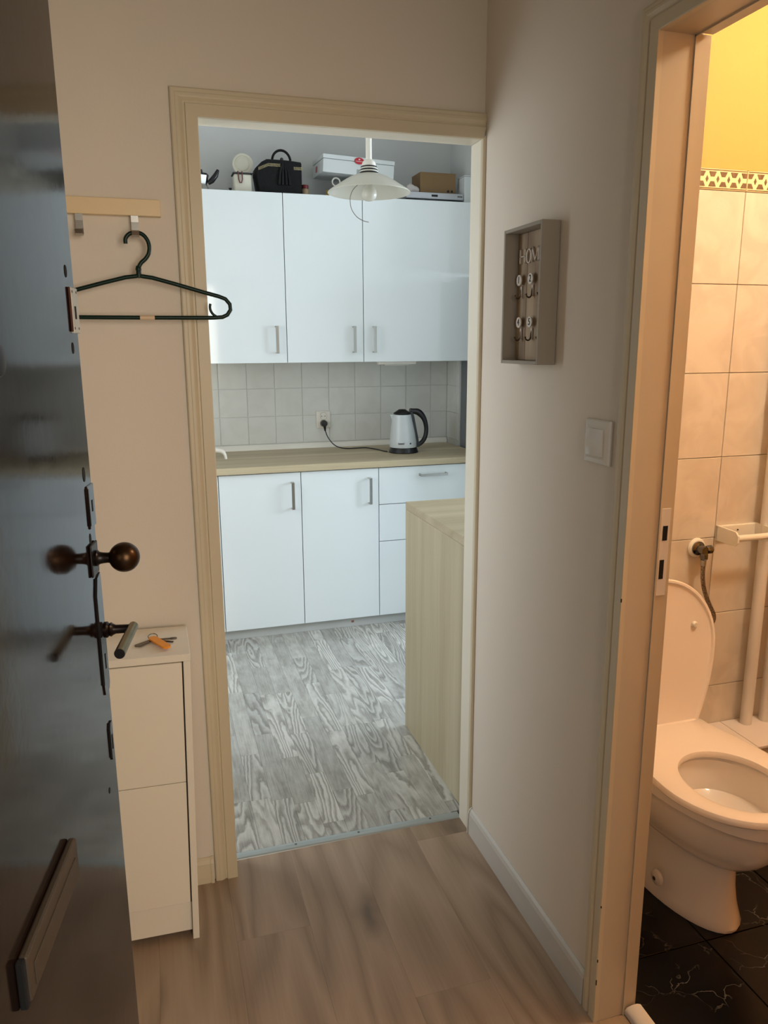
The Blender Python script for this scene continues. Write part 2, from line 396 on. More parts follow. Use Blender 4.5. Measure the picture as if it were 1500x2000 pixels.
def marble():
    t = NT('black_marble'); b = t.b; b.inputs['Roughness'].default_value = 0.22; b.inputs['Specular IOR Level'].default_value = 0.3
    tc = t.n.new('ShaderNodeTexCoord'); oi = t.n.new('ShaderNodeObjectInfo')
    cb = t.n.new('ShaderNodeCombineXYZ'); mu = t.n.new('ShaderNodeMath'); mu.operation = 'MULTIPLY'; mu.inputs[1].default_value = 23
    t.link(oi.outputs['Random'], mu.inputs[0]); t.link(mu.outputs[0], cb.inputs[0]); t.link(mu.outputs[0], cb.inputs[1])
    ad = t.n.new('ShaderNodeVectorMath'); t.link(tc.outputs['Object'], ad.inputs[0]); t.link(cb.outputs[0], ad.inputs[1])
    n0 = t.n.new('ShaderNodeTexNoise'); n0.inputs['Scale'].default_value = 6; n0.inputs['Detail'].default_value = 5; t.link(ad.outputs[0], n0.inputs['Vector'])
    mx = t.n.new('ShaderNodeMix'); mx.data_type = 'VECTOR'; mx.inputs['Factor'].default_value = .22
    t.link(ad.outputs[0], mx.inputs['A']); t.link(n0.outputs['Color'], mx.inputs['B'])
    vo = t.n.new('ShaderNodeTexVoronoi'); vo.feature = 'DISTANCE_TO_EDGE'; vo.inputs['Scale'].default_value = 12
    t.link(mx.outputs['Result'], vo.inputs['Vector'])
    mr = t.n.new('ShaderNodeMapRange'); mr.inputs['From Max'].default_value = .016; mr.inputs['To Min'].default_value = 1; mr.inputs['To Max'].default_value = 0
    t.link(vo.outputs['Distance'], mr.inputs['Value'])
    n1 = t.n.new('ShaderNodeTexNoise'); n1.inputs['Scale'].default_value = 9; t.link(ad.outputs[0], n1.inputs['Vector'])
    m2 = t.n.new('ShaderNodeMapRange'); m2.inputs['From Min'].default_value = .5; m2.inputs['From Max'].default_value = .72
    t.link(n1.outputs['Fac'], m2.inputs['Value'])
    mm = t.n.new('ShaderNodeMath'); mm.operation = 'MULTIPLY'; t.link(mr.outputs[0], mm.inputs[0]); t.link(m2.outputs[0], mm.inputs[1])
    mc = t.n.new('ShaderNodeMix'); mc.data_type = 'RGBA'; mc.inputs['A'].default_value = srgb(11, 10, 10); mc.inputs['B'].default_value = srgb(120, 116, 110)
    t.link(mm.outputs[0], mc.inputs['Factor']); t.link(mc.outputs['Result'], b.inputs['Base Color'])
    return t.m
M['marble'] = marble()

def hose_mat():
    t = NT('braided_steel'); b = t.b; b.inputs['Metallic'].default_value = .9; b.inputs['Roughness'].default_value = .35
    tc = t.n.new('ShaderNodeTexCoord'); vo = t.n.new('ShaderNodeTexVoronoi'); vo.inputs['Scale'].default_value = 320
    t.link(tc.outputs['Object'], vo.inputs['Vector'])
    rp = t.n.new('ShaderNodeValToRGB'); rp.color_ramp.elements[0].color = srgb(190, 180, 168); rp.color_ramp.elements[1].color = srgb(70, 60, 52)
    t.link(vo.outputs['Distance'], rp.inputs[0]); t.link(rp.outputs[0], b.inputs['Base Color']); return t.m
M['hose'] = hose_mat()

def shade_mat():
    t = NT('opal_glass'); b = t.b
    b.inputs['Base Color'].default_value = srgb(224, 222, 210); b.inputs['Roughness'].default_value = 0.25
    tr = t.n.new('ShaderNodeBsdfTranslucent'); tr.inputs[0].default_value = srgb(228, 226, 214)
    mx = t.n.new('ShaderNodeMixShader'); mx.inputs[0].default_value = 0.35
    t.link(b.outputs[0], mx.inputs[1]); t.link(tr.outputs[0], mx.inputs[2]); t.link(mx.outputs[0], t.n['Material Output'].inputs[0]); return t.m
M['opal'] = shade_mat()
def glass_mat():
    t = NT('clear_glass'); b = t.b; b.inputs['Transmission Weight'].default_value = 1; b.inputs['Roughness'].default_value = 0.0; b.inputs['IOR'].default_value = 1.45
    return t.m
M['glass'] = glass_mat()
def emis(name, col, s):
    t = NT(name); t.b.inputs['Emission Color'].default_value = col; t.b.inputs['Emission Strength'].default_value = s; t.b.inputs['Base Color'].default_value = col; return t.m
M['lamp_glow'] = emis('lamp_glow', (1.0, 0.74, 0.38, 1), 9.0)

# ------------------------------------------------------------------ main dimensions
XL, XR, H = -0.7316, -0.0093, 2.03       # kitchen doorway
TW = 0.062                               # partition thickness
YK, YU, YW = 1.8137, 2.0629, 2.4223      # lower fronts, upper fronts, tiled wall
BY = -0.07                               # bathroom tile face
BD0, BD1, BH = -0.7424, -1.46, 2.03      # bathroom doorway along Y
CH = 2.72                                # ceiling

def wallbox(name, x0, x1, y0, y1, z0, z1, m, label, cat='wall', parent=None):
    return B().box(x0, x1, y0, y1, z0, z1).build(name, m, parent, label=label if parent is None else None, cat=cat if parent is None else None, kind='structure' if parent is None else None)

# hall end wall (faces the camera)
b = B(); b.box(-1.9, XL - .0205, 0, TW, -0.02, CH); b.box(XL - .0205, 0.0, 0, TW, H + .0205, CH)
b.build('wall_back', M['hall_paint'], label='beige painted wall around the kitchen doorway, behind the green hanger', cat='wall', kind='structure')
# right wall of hall with bathroom opening
b = B(); b.box(0, 0.0995, BD0 + .0205, 0.0, -0.02, CH); b.box(0, 0.0995, BD1 - .0205, BD0 + .0205, BH + .0205, CH); b.box(0, 0.0995, -1.9, BD1 - .0205, -0.02, CH)
b.build('wall_right', M['hall_paint'], label='grey beige wall carrying the key box and light switch', cat='wall', kind='structure')
wallbox('wall_left', -1.42, -1.34, -1.9, 0.0, -0.02, CH, M['hall_paint'], 'beige hall wall hidden behind the open dark door')
b = B(); b.box(-1.34, -1.16, -1.78, -1.66, -0.02, CH); b.box(-1.16, -0.22, -1.78, -1.66, 2.06, CH); b.box(-0.22, 0.0, -1.78, -1.66, -0.02, CH)
b.build('wall_front', M['hall_paint'], label='entrance wall the camera looks through, around the front doorway', cat='wall', kind='structure')
wallbox('ceiling', -1.42, 0.1, -1.9, 0.0, CH, CH + .06, M['ceiling_paint'], 'white ceiling above the hall', 'ceiling')

# bathroom shell
wallbox('wall_bathroom_back', 0.10, 1.62, BY + 0.008, TW, -0.02, CH, M['grout'], 'tiled bathroom wall behind the toilet')
wallbox('wall_bathroom_right', 1.52, 1.62, -2.0, BY + .008, -0.02, CH, M['bath_paint'], 'far side wall of the bathroom')
wallbox('wall_bathroom_front', 0.10, 1.62, -2.1, -2.0, -0.02, CH, M['bath_paint'], 'near wall of the bathroom beside the door')
wallbox('ceiling_bathroom', 0.10, 1.62, -2.1, 0.0, CH, CH + .06, M['ceiling_paint'], 'white bathroom ceiling', 'ceiling')
# kitchen shell
wallbox('wall_kitchen_back', -1.9, 0.9, YW + .006, YW + .12, -0.02, CH + .1, M['kitchen_paint'], 'pale grey wall behind the white wall cabinets')
wallbox('wall_kitchen_side', 0.862, 0.96, 2.23, YW + .006, -0.02, CH + .1, M['kitchen_paint'], 'short pale grey wall at the right end of the worktop')
wallbox('wall_kitchen_bulkhead', 0.862, 0.96, 1.7, 2.2299, 1.885, CH + .1, M['kitchen_paint'], 'pale grey wall section above the grey refrigerator')
wallbox('wall_kitchen_recess', 0.96, 2.9, 2.23, YW + .12, -0.02, CH + .1, M['kitchen_paint'], 'pale grey wall beyond the right end of the worktop')
b = B(); b.box(-1.98, -1.9, TW, .17, -0.02, CH + .1); b.box(-1.98, -1.9, 1.07, YW + .12, -0.02, CH + .1); b.box(-1.98, -1.9, .17, 1.07, -0.02, .8); b.box(-1.98, -1.9, .17, 1.07, 2.1, CH + .1)
b.build('wall_kitchen_left', M['kitchen_paint'], label='pale grey wall at the left end of the kitchen, out of view', cat='wall', kind='structure')
wn2 = root('added_window', (-1.94, .62, .8), 'unseen white framed window added at the left end of the kitchen for fill light', 'window', kind='structure')  # unseen window added to go with the left fill light
for n_, bx in (('sill_rail', (.17, 1.07, .80, .86)), ('head_rail', (.17, 1.07, 2.04, 2.10)), ('stile', (.17, .23, .86, 2.04)), ('stile', (1.01, 1.07, .86, 2.04))):
    B().box(-1.965, -1.915, bx[0], bx[1], bx[2], bx[3]).build(n_, M['white_plastic'], wn2)
B().box(-1.942, -1.938, .23, 1.01, .86, 2.04).build('pane', M['glass'], wn2)
wallbox('wall_kitchen_front', 0.10, 2.9, 0.062, 0.10, -0.02, CH + .1, M['kitchen_paint'], 'pale kitchen wall behind the island')
wallbox('ceiling_kitchen', -1.98, 2.9, TW, YW + .12, CH + .1, CH + .16, M['ceiling_paint'], 'white kitchen ceiling carrying the pendant lamp', 'ceiling')
# kitchen window wall
b = B(); WX = 2.8
b.box(WX, WX + .1, .10, 2.23, -0.02, 0.85); b.box(WX, WX + .1, .10, 2.23, 2.25, CH + .1)
b.box(WX, WX + .1, .10, .15, .85, 2.25); b.box(WX, WX + .1, 1.55, 2.23, .85, 2.25)
b.build('wall_kitchen_window', M['kitchen_paint'], label='kitchen wall with the daylight window, out of view on the right', cat='wall', kind='structure')
wr = B().box(WX + .03, WX + .07, .15, 1.55, .85, .92)
wn = root('window_1', (WX + .05, .85, .85), 'white framed kitchen window out of view on the right', 'window', kind='structure')
for n_, bx in (('sill_rail', (.15, 1.55, .85, .91)), ('head_rail', (.15, 1.55, 2.19, 2.25)), ('stile', (.15, .21, .91, 2.19)), ('stile', (1.49, 1.55, .91, 2.19)), ('mullion', (.82, .88, .91, 2.19))):
    B().box(WX + .03, WX + .08, bx[0], bx[1], bx[2], bx[3]).build(n_, M['white_plastic'], wn)
wr.bm.free()
B().box(WX + .052, WX + .056, .21, .82, .91, 2.19).build('pane', M['glass'], wn)
B().box(WX + .052, WX + .056, .88, 1.49, .91, 2.19).build('pane', M['glass'], wn)

# ------------------------------------------------------------------ floors
def floor_root(name, loc, label): return root(name, loc, label, 'floor', kind='structure')
# hall laminate planks
fr = floor_root('floor', (-.7, -.9, 0), 'brown oak laminate floor of the hall')
B().box(-1.34, 0.09, -1.9, 0.066, -0.03, -0.009).build('subfloor', M['dark_seam'], fr)
pw = .193; x = -1.34
k = 0
offs = [.55, .15, .95, .35, .75, .05, .6, .3]
while x < 0.0:
    x1 = min(x + pw, 0.0)
    ys = [-1.9]; y = -1.9 + offs[k % 8]
    while y < 0.06: ys.append(y); y += 1.29
    ys.append(0.0645)
    for a, c in zip(ys, ys[1:]):
        if x1 - x > .02 and c - a > .02:
            B().box(x + .0001, x1 - .0001, a + .0001, c - .0001, -.009, 0, bev=.0002, seg=1).build('plank', M['hall_wood'], fr)
    x += pw; k += 1
# planks under bathroom doorway
B().box(0.0003, .068, BD1, BD0, -.009, 0, bev=.0005, seg=1).build('plank', M['hall_wood'], fr)
# kitchen strip floor
fk = floor_root('floor_kitchen', (-.3, 1.2, 0), 'grey washed strip laminate floor of the kitchen')
B().box(-1.9, 2.8, .10, 2.42, -0.03, -0.008).build('subfloor', M['dark_seam'], fk)
B().box(1.0, 2.8, .10, 2.23, -0.008, 0).build('far_boards', M['kitchen_wood'], fk)
sw = .0695; x = -1.9; rr = random.Random(11)
while x < 0.998:
    x1 = min(x + sw, 1.0)
    y = .0655 if x1 <= 0.0 else .10
    first = True
    if x < -1.05:   # out of sight: longer strips
        seq = [(y, 2.42)]
    else:
        seq = []
        while y < 1.88:
            L = rr.choice((.30, .38, .46, .55)) * (rr.random() if first else 1) + (.06 if first else 0)
            y2 = min(y + L, 1.88); 
            if 1.88 - y2 < .08: y2 = 1.88
            seq.append((y, y2)); y = y2; first = False
        seq.append((1.88, 2.42))
    for a, c in seq:
        B().box(x + .0002, x1 - .0002, a + .0002, c - .0002, -.008, 0, bev=.0004, seg=1).build('plank', M['kitchen_wood'], fk)
    x += sw
# bathroom floor tiles
fb = floor_root('floor_bathroom', (.8, -1, 0), 'black marbled tile floor of the bathroom')
B().box(.105, 1.52, -2.0, BY + .008, -0.03, -0.006).build('grout_bed', M['grout_dark'], fb)
T = .3158
tm = tilemesh('marble_tile', T - .0035, T - .0035, .010, M['marble'], bev=.0008)
for i in range(-1, 5):
    for j in range(-5, 2):
        cx = .4 + T * i - T / 2; cy = -.613 + T * j + T / 2
        x0, x1 = max(cx - T / 2, .105), min(cx + T / 2, 1.52); y0, y1 = max(cy - T / 2, -2.0), min(cy + T / 2, BY)
        if x1 - x0 < .02 or y1 - y0 < .02: continue
        if x1 - x0 > T - .001 and y1 - y0 > T - .001: inst(tm, 'tile', fb, (cx, cy, -.005))
        else: B().box(x0 + .0015, x1 - .0015, y0 + .0015, y1 - .0015, -.010, 0, bev=.0008, seg=1).build('tile', M['marble'], fb)

# kitchen threshold strip
t = root('threshold_strip', (-.37, .08, 0), 'brushed metal threshold strip between brown and grey floors', 'threshold')
prof = [(0, 0), (.002, .003), (.008, .0055), (.016, .006), (.024, .0055), (.030, .003), (.032, 0)]
B().prism(prof, lambda u, v, d: (d, .062 + u, v), XL - .002, XR + .002).build('strip', M['threshold_metal'], t, smooth=True)
for xx in (-.545, -.345, -.105):
    B().lathe([(0, .0068), (.0035, .0066), (.0042, .0058)], (xx, .078, 0), n=12).build('screw', M['steel_dark'], t, smooth=True)
t = root('bathroom_threshold', (.09, -1.1, 0), 'pale rounded wooden threshold bar at the bathroom doorway', 'threshold')
prof = [(0, 0), (.001, .010), (.006, .016), (.018, .019), (.032, .019), (.042, .015), (.047, .006), (.047, 0)]
B().prism(prof, lambda u, v, d: (.069 + u, d, v), BD1 + .001, BD0 - .001).build('bar', M['pipe_white'], t, smooth=True)

# ------------------------------------------------------------------ kitchen door frame (casing + jamb)
def cprof(wd):
    return [(0, 0), (0, .0105), (.002, .0115), (wd * .45, .0115), (wd * .48, .0072), (wd * .55, .0072), (wd * .66, .0118), (wd * .70, .0128), (wd * .80, .0128), (wd * .83, .0120), (wd - .003, .0120), (wd, .010), (wd, 0)]
fr1 = root('door_1', ((XL + XR) / 2, 0, 0), 'cream painted frame of the kitchen doorway', 'door frame', kind='structure')
W1 = .0617; P1 = cprof(W1)
def ring(prof, fn): return [fn(u, d) for u, d in prof]
B().loft([ring(P1, lambda u, d: (XL - u, -d, 0)), ring(P1, lambda u, d: (XL - u, -d, H + u))]).build('casing_left', M['trim_cream'], fr1)
B().loft([ring(P1, lambda u, d: (XL - u, -d, H + u)), ring(P1, lambda u, d: (min(XR + u, -.0005), -d, H + u))]).build('casing_head', M['trim_cream'], fr1)
P1r = [(min(u, .0088), d) for u, d in ((0, 0), (0, .011), (.002, .013), (.0088, .013), (.0088, 0))]
B().loft([ring(P1r, lambda u, d: (XR + u, -d, 0)), ring(P1r, lambda u, d: (XR + u, -d, H + u))]).build('casing_right', M['trim_cream'], fr1)
B().box(XL - .02, XL, .0005, TW + .004, 0, H, bev=.0015).build('jamb', M['jamb_light'], fr1)
B().box(XR, -.0002, .0005, TW + .004, 0, H, bev=.0015).build('jamb', M['jamb_light'], fr1)
B().box(XL, XR, .0005, TW + .004, H, H + .02, bev=.0015).build('head_jamb', M['jamb_light'], fr1)

# bathroom door frame
fr2 = root('door_2', (0.05, (BD0 + BD1) / 2, 0), 'cream painted frame of the bathroom doorway', 'door frame', kind='structure')
W2 = .050; P2 = cprof(W2)
B().loft([ring(P2, lambda u, d: (-d, BD0 + u, 0)), ring(P2, lambda u, d: (-d, BD0 + u, BH + u))]).build('casing_left', M['trim_cream'], fr2)
B().loft([ring(P2, lambda u, d: (-d, BD0 + u, BH + u)), ring(P2, lambda u, d: (-d, BD1 - u, BH + u))]).build('casing_head', M['trim_cream'], fr2)
B().loft([ring(P2, lambda u, d: (-d, BD1 - u, 0)), ring(P2, lambda u, d: (-d, BD1 - u, BH + u))]).build('casing_right', M['trim_cream'], fr2)
# jamb near (visible) with rebate step at x .063
def jamb(y, s, nm):
    B().prism([(-.0003, 0), (.063, 0), (.063, -.0030 * s), (.067, -.0030 * s), (.068, .004 * s), (.1, .004 * s), (.1, .02 * s), (-.0003, .02 * s)], lambda u, v, d: (u, y + v, d), 0, BH + .004).build(nm, M['jamb_cream'], fr2)
jamb(BD0, 1, 'jamb'); jamb(BD1, -1, 'jamb')
B().prism([(-.0003, 0), (.063, 0), (.063, -.0030), (.067, -.0030), (.068, .004), (.1, .004), (.1, .02), (-.0003, .02)], lambda u, v, d: (u, d, BH + v), BD1, BD0).build('head_jamb', M['jamb_cream'], fr2)
sp = B().box(.070, .092, BD0 + .0022, BD0 + .0042, 1.01, 1.19).build('strike_plate', M['pipe_white'], fr2)
B().box(.076, .087, BD0 + .0016, BD0 + .0030, 1.125, 1.155).build('latch_slot', M['black_void'], sp)
B().box(.074, .084, BD0 + .0016, BD0 + .0030, 1.045, 1.085).build('bolt_slot', M['black_void'], sp)

for z_, h_ in ((.10, .014), (.16, .008), (.30, .006), (1.005, .008)):
    B().box(-.0112, -.0090, BD0 - .0004, BD0 + .0022, z_, z_ + h_, bev=.0004, seg=1).build('paint_chip', M['bronze_dark'], fr2)
# baseboards
def bprof(h=.085, d=.0134): return [(0, 0), (d, 0), (d, h * .25), (d * .85, h * .8), (d * .6, h * .93), (d * .2, h), (0, h)]
bb = root('baseboard_right', (0, -.35, 0), 'white baseboard below the key box wall', 'baseboard', kind='structure')
B().prism(bprof(), lambda u, v, d: (-u - .0002, d, v), BD0 + W2 + .001, -.0185).build('board', M['baseboard_white'], bb)
B().prism(bprof(.087, .0165), lambda u, v, d: (-u - .0002, d, v), -.0215, -.0165).build('end_cap', M['baseboard_white'], bb)
bb = root('baseboard_back', (-1.0, 0, 0), 'short cream baseboard between shoe cabinet and door frame', 'baseboard', kind='structure')
B().prism(bprof(.076, .014), lambda u, v, d: (d, -u - .0002, v), -1.34, XL - W1 - .012).build('board', M['trim_cream'], bb)
B().prism(bprof(.078, .017), lambda u, v, d: (d, -u - .0002, v), XL - W1 - .012, XL - W1 - .004).build('end_cap', M['trim_cream'], bb)

# ------------------------------------------------------------------ bathroom wall tiles
tl = root('wall_bathroom_tiles', (.8, BY, 1), 'cream glazed wall tiles with patterned border row behind the toilet', 'tiles', kind='structure')
TP, TZ, ZT = .2, .2535, 1.9275
tmb = tilemesh('bath_tile', TP - .0018, .008, TZ - .0018, M['bath_tile'])
x0s = [.78 + TP * i for i in range(-4, 4)]
for x0 in x0s:
    xa, xb = max(x0, .1005), min(x0 + TP, 1.52)
    if xb - xa < .02: continue
    for r in range(8):
        zt_ = ZT - TZ * r; zb_ = max(zt_ - TZ, 0)
        if zt_ - zb_ < .02: continue
        if xb - xa > TP - .001 and zt_ - zb_ > TZ - .001: inst(tmb, 'tile', tl, (x0 + TP / 2, BY + .004, zt_ - TZ / 2))
        else: B().box(xa + .00125, xb - .00125, BY, BY + .008, zb_ + .00125, zt_ - .00125, bev=.001, seg=1).build('tile', M['bath_tile'], tl)
    # border tile
    z0, z1 = ZT + .001, ZT + .056
    bt = B().box(xa + .001, xb - .001, BY - .001, BY + .008, z0, z1, bev=.001, seg=1).build('border_tile', mat('border_cream', srgb(240, 222, 176), .3, var=.02) if 'bc' not in M else M['bc'], tl)
    if 'bc' not in M: M['bc'] = bt.data.materials[0]
    if 'bdark' not in M:
        M['bdark'] = mat('border_stone', srgb(112, 84, 56), .5, var=.75, vscale=90)
    g = B(); per = TP / 5.5; yb = BY - .0022
    fnc = lambda u, v, d: (u, d, v)
    nn = 0; c = xa + per * .25
    while c < xb - .004:
        def clip(u): return min(max(u, xa + .003), xb - .003)
        hz = (z0 + z1) / 2
        for sgn in (1, -1):
            pts = [(clip(c - per * .34), hz + sgn * .0195), (clip(c + per * .34), hz + sgn * .0195), (clip(c + per * .16), hz + sgn * .0065), (clip(c - per * .16), hz + sgn * .0065)]
            if pts[1][0] - pts[0][0] > .006: g.prism(pts, fnc, yb, BY)
        d = c + per / 2
        if d < xb - .008: g.prism([(d - .0045, hz), (d, hz - .009), (d + .0045, hz), (d, hz + .009)], fnc, yb, BY)
        c += per
    g.box(xa + .003, xb - .003, yb, BY, z0 + .0025, z0 + .0045); g.box(xa + .003, xb - .003, yb, BY, z1 - .0045, z1 - .0025)
    g.build('border_pattern', M['bdark'], bt, kind='stuff')
B().box(.1005, 1.52, BY + .001, BY + .008, ZT + .057, CH).build('painted_wall', M['bath_paint'], tl)

# ------------------------------------------------------------------ tiled ledge, pipes, holder, valve
lg = root('tiled_ledge', (1.1, -.16, 0), 'low white tiled ledge beside the toilet under the pipes', 'ledge')
B().box(.66, 1.52, -.232, BY - .001, 0.0, .262).build('core', M['grout'], lg)
for i in range(5):
    xa = .668 + .2 * i; xb = min(xa + .2, 1.519)
    B().box(xa + .001, xb - .001, -.245, BY - .002, .262, .272, bev=.0015, seg=2).build('top_tile', M['marble_tile_white'], lg)
    B().box(xa + .001, xb - .001, -.240, -.232, .001, .258, bev=.001, seg=1).build('front_tile', M['bath_tile'], lg)
def vpipe(x, y, r, name, lab, z0=.272):
    t = root(name, (x, y, z0), lab, 'pipe', 'painted pipes on the bathroom wall')
    B().tube([(x, y, z0 + .0005), (x, y, CH - .001)], r, n=24).build('tube', M['pipe_white'], t, smooth=True)
    pass
    for z in (1.0, 2.1):
        B().lathe([(r + .0003, -.01), (r + .003, -.01), (r + .003, .01), (r + .0003, .01)], (x, y, z + .35), n=24).build('bracket', M['pipe_white'], t, smooth=True)
vpipe(.942, -.106, .0185, 'riser_pipe', 'white painted riser pipe nearest the toilet, rising from the ledge')
vpipe(1.018, -.106, .0185, 'riser_pipe', 'white painted riser pipe at the right edge of the photo')

hd = root('paper_holder', (.85, BY, .93), 'cream plastic paper roll holder on the tiled wall, empty', 'holder')
B().box(.782, .93, BY - .010, BY - .0005, .905, .952, bev=.003).build('back_plate', M['white_plastic'], hd)
for xx in (.782, .924):
    B().prism([(BY - .001, .905), (BY - .001, .952), (BY - .085, .950), (BY - .097, .938), (BY - .097, .918), (BY - .087, .906)], lambda u, v, d: (d, u, v), xx, xx + .006).build('arm', M['white_plastic'], hd)
B().tube([(.784, BY - .082, .928), (.928, BY - .082, .928)], .010, n=16).build('roller', M['white_plastic'], hd, smooth=True)
B().lathe([(0, 0), (.0028, 0), (.0025, .002), (0, .0025)], (.856, BY - .0125, .935), axis='Y', n=10).build('screw', M['ink'], hd)

vv = root('stop_valve', (.712, BY, .887), 'chrome angle stop valve with white collar on the tiled wall', 'valve')
B().lathe([(0, 0), (.030, 0), (.031, -.004), (.026, -.010), (.016, -.012), (0, -.012)], (.712, BY - .0005, .887), axis='Y', n=28).build('wall_collar', M['white_plastic'], vv, smooth=True)
B().lathe([(0, -.011), (.022, -.011), (.022, -.016), (.013, -.020), (.012, -.046), (0, -.046)], (.712, BY, .887), axis='Y', n=24).build('valve_body', M['chrome'], vv, smooth=True)
B().lathe([(0, 0), (.012, 0), (.014, .004), (.014, .018), (.009, .024), (0, .024)], (.722, BY - .036, .887), axis='X', n=8).build('handle', M['chrome'], vv, smooth=False)
B().lathe([(0, 0), (.010, 0), (.013, -.006), (.013, -.020), (.009, -.026), (0, -.026)], (.716, BY - .036, .880), axis='Z', n=6).build('outlet_nut', M['chrome'], vv)
hs_pts = [(.716, -.106, .856), (.717, -.106, .83), (.719, -.106, .80), (.725, -.108, .765), (.738, -.11, .73), (.753, -.112, .70), (.765, -.115, .675), (.762, -.118, .655), (.740, -.122, .642), (.70, -.128, .64), (.63, -.135, .645)]
def smoothpts(P, n=4):
    P = [Vector(p) for p in P]; out = []
    for i in range(len(P) - 1):
        p0 = P[max(i - 1, 0)]; p1 = P[i]; p2 = P[i + 1]; p3 = P[min(i + 2, len(P) - 1)]
        for k in range(n):
            s = k / n
            out.append(0.5 * ((2 * p1) + (p2 - p0) * s + (2 * p0 - 5 * p1 + 4 * p2 - p3) * s * s + (-p0 + 3 * p1 - 3 * p2 + p3) * s ** 3))
    out.append(P[-1]); return out
hr = root('supply_hose', (.716, -.106, .64), 'braided steel water hose hanging from the valve down behind the lid', 'hose')
B().tube(smoothpts(hs_pts), .0068, n=12).build('braid', M['hose'], hr, smooth=True)
B().lathe([(0, 0), (.008, 0), (.0092, -.003), (.0092, -.02), (0, -.022)], (.716, -.106, .858), n=12).build('ferrule', M['steel'], hr, smooth=True)
B().lathe([(0, 0), (.011, 0), (.011, .018), (0, .018)], (.618, -.136, .645), axis='X', n=6).build('nut', M['steel'], hr)

# ------------------------------------------------------------------ toilet
TX = .48
tt = root('toilet', (TX, -.42, 0), 'white porcelain toilet with its lid up and seat down', 'toilet')
def egg(yf, yb, hw, z, n=40, pf=2.0, pb=2.6, wide=.55):
    """closed outline: front (small y) round, back (large y) squarer"""
    ym = yf + (yb - yf) * wide; pts = []
    for k in range(n):
        a = 2 * PI * k / n; c, s_ = math.cos(a), math.sin(a)
        e = pb if s_ > 0 else pf
        xx = hw * math.copysign(abs(c) ** (2 / e), c)
        yy = ym + (yb - ym if s_ > 0 else ym - yf) * math.copysign(abs(s_) ** (2 / e), s_)
        pts.append((TX + xx, yy, z))
    return pts
body = [egg(-.612, -.14, .112, 0, pb=3), egg(-.615, -.14, .113, .010, pb=3), egg(-.607, -.145, .107, .03, pb=3), egg(-.600, -.15, .097, .06, pb=3), egg(-.592, -.16, .089, .11, pb=3),
        egg(-.590, -.16, .084, .16, pb=3), egg(-.594, -.155, .083, .178, pb=3), egg(-.605, -.15, .092, .186, pb=3), egg(-.632, -.14, .112, .200, pb=3), egg(-.668, -.13, .134, .230, pb=3), egg(-.700, -.12, .152, .268, pb=3),
        egg(-.716, -.11, .163, .305, pb=3), egg(-.724, -.105, .168, .335, pb=3), egg(-.729, -.10, .172, .350, pb=3.2), egg(-.737, -.095, .178, .356, pb=3.4), egg(-.739, -.092, .180, .385, pb=3.6), egg(-.735, -.095, .177, .394, pb=3.6),
        egg(-.705, -.40, .13, .395, wide=.5, pb=2.1), egg(-.695, -.41, .120, .385, wide=.5, pb=2.1), egg(-.690, -.415, .114, .34, wide=.5, pb=2.1), egg(-.690, -.42, .112, .302, wide=.5, pb=2.1), egg(-.675, -.435, .095, .292, wide=.5, pb=2.1),
        egg(-.60, -.47, .05, .276, wide=.5), egg(-.57, -.50, .012, .270, wide=.5)]
B().loft(body).build('bowl', M['porcelain'], tt, smooth=True)
B().lathe([(0, 0), (.020, 0), (.022, -.003), (.020, -.010), (.010, -.014), (0, -.014)], (TX - .112, -.452, .075), axis='X', n=24).build('bolt_boss', M['porcelain'], tt, smooth=True)
B().lathe([(0, -.0145), (.0055, -.0145), (.0055, -.016), (.003, -.0165), (0, -.0150)], (TX - .112, -.452, .075), axis='X', n=14).build('floor_bolt', M['steel_dark'], tt, smooth=True)
# seat ring
def outline(yh, L, hw, hw0, d, z, n=44):
    """closed seat outline: narrow at the hinge line y=yh, widening, round front"""
    lm = L * .56; pts = []
    L2, h2 = L - d, hw - d
    for k in range(n // 2 + 1):           # right side from the hinge centre round to the front tip
        t_ = k / (n / 2)
        if t_ < .12: pts.append((h0_(hw0 - d, t_ / .12), d)); continue
        q = (t_ - .12) / .88
        if q < .42:
            l = lm * (q / .42); pts.append((hw0 - d + (h2 - hw0 + d) * math.sin(PI / 2 * (q / .42)) ** .95, max(l, d)))
        else:
            a = PI / 2 * (q - .42) / .58; pts.append((h2 * math.cos(a), lm + (L2 - lm) * math.sin(a)))
    o = [(TX + x_, yh - l, z) for x_, l in pts]
    o += [(TX - x_, yh - l, z) for x_, l in pts[1:-1][::-1]]
    return o
def h0_(h, t_): return h * t_
def seat_out(d, z): return outline(-.262, .486, .190, .135, d, z)
def seat_in(d, z):
    base = outline(-.262, .486, .190, .135, 0, z); ym = -.570; o = []
    for (x_, y_, z_) in base:
        a = math.atan2((y_ - ym) / .20, (x_ - TX) / .19)
        o.append((TX + (.122 + d) * math.cos(a), -.5625 + (.1395 + d) * math.sin(a), z))
    return o
rings = [seat_out(.004, .396), seat_out(0, .401), seat_out(0, .409), seat_out(.004, .416), seat_out(.014, .420), seat_in(.014, .420), seat_in(.003, .416), seat_in(0, .408), seat_in(.003, .398)]
s_ = B(); s_.loft(rings + [rings[0]], cap0=False, cap1=False); bmesh.ops.remove_doubles(s_.bm, verts=s_.bm.verts[:], dist=1e-6)
s_.build('seat', M['seat_plastic'], tt, smooth=True)
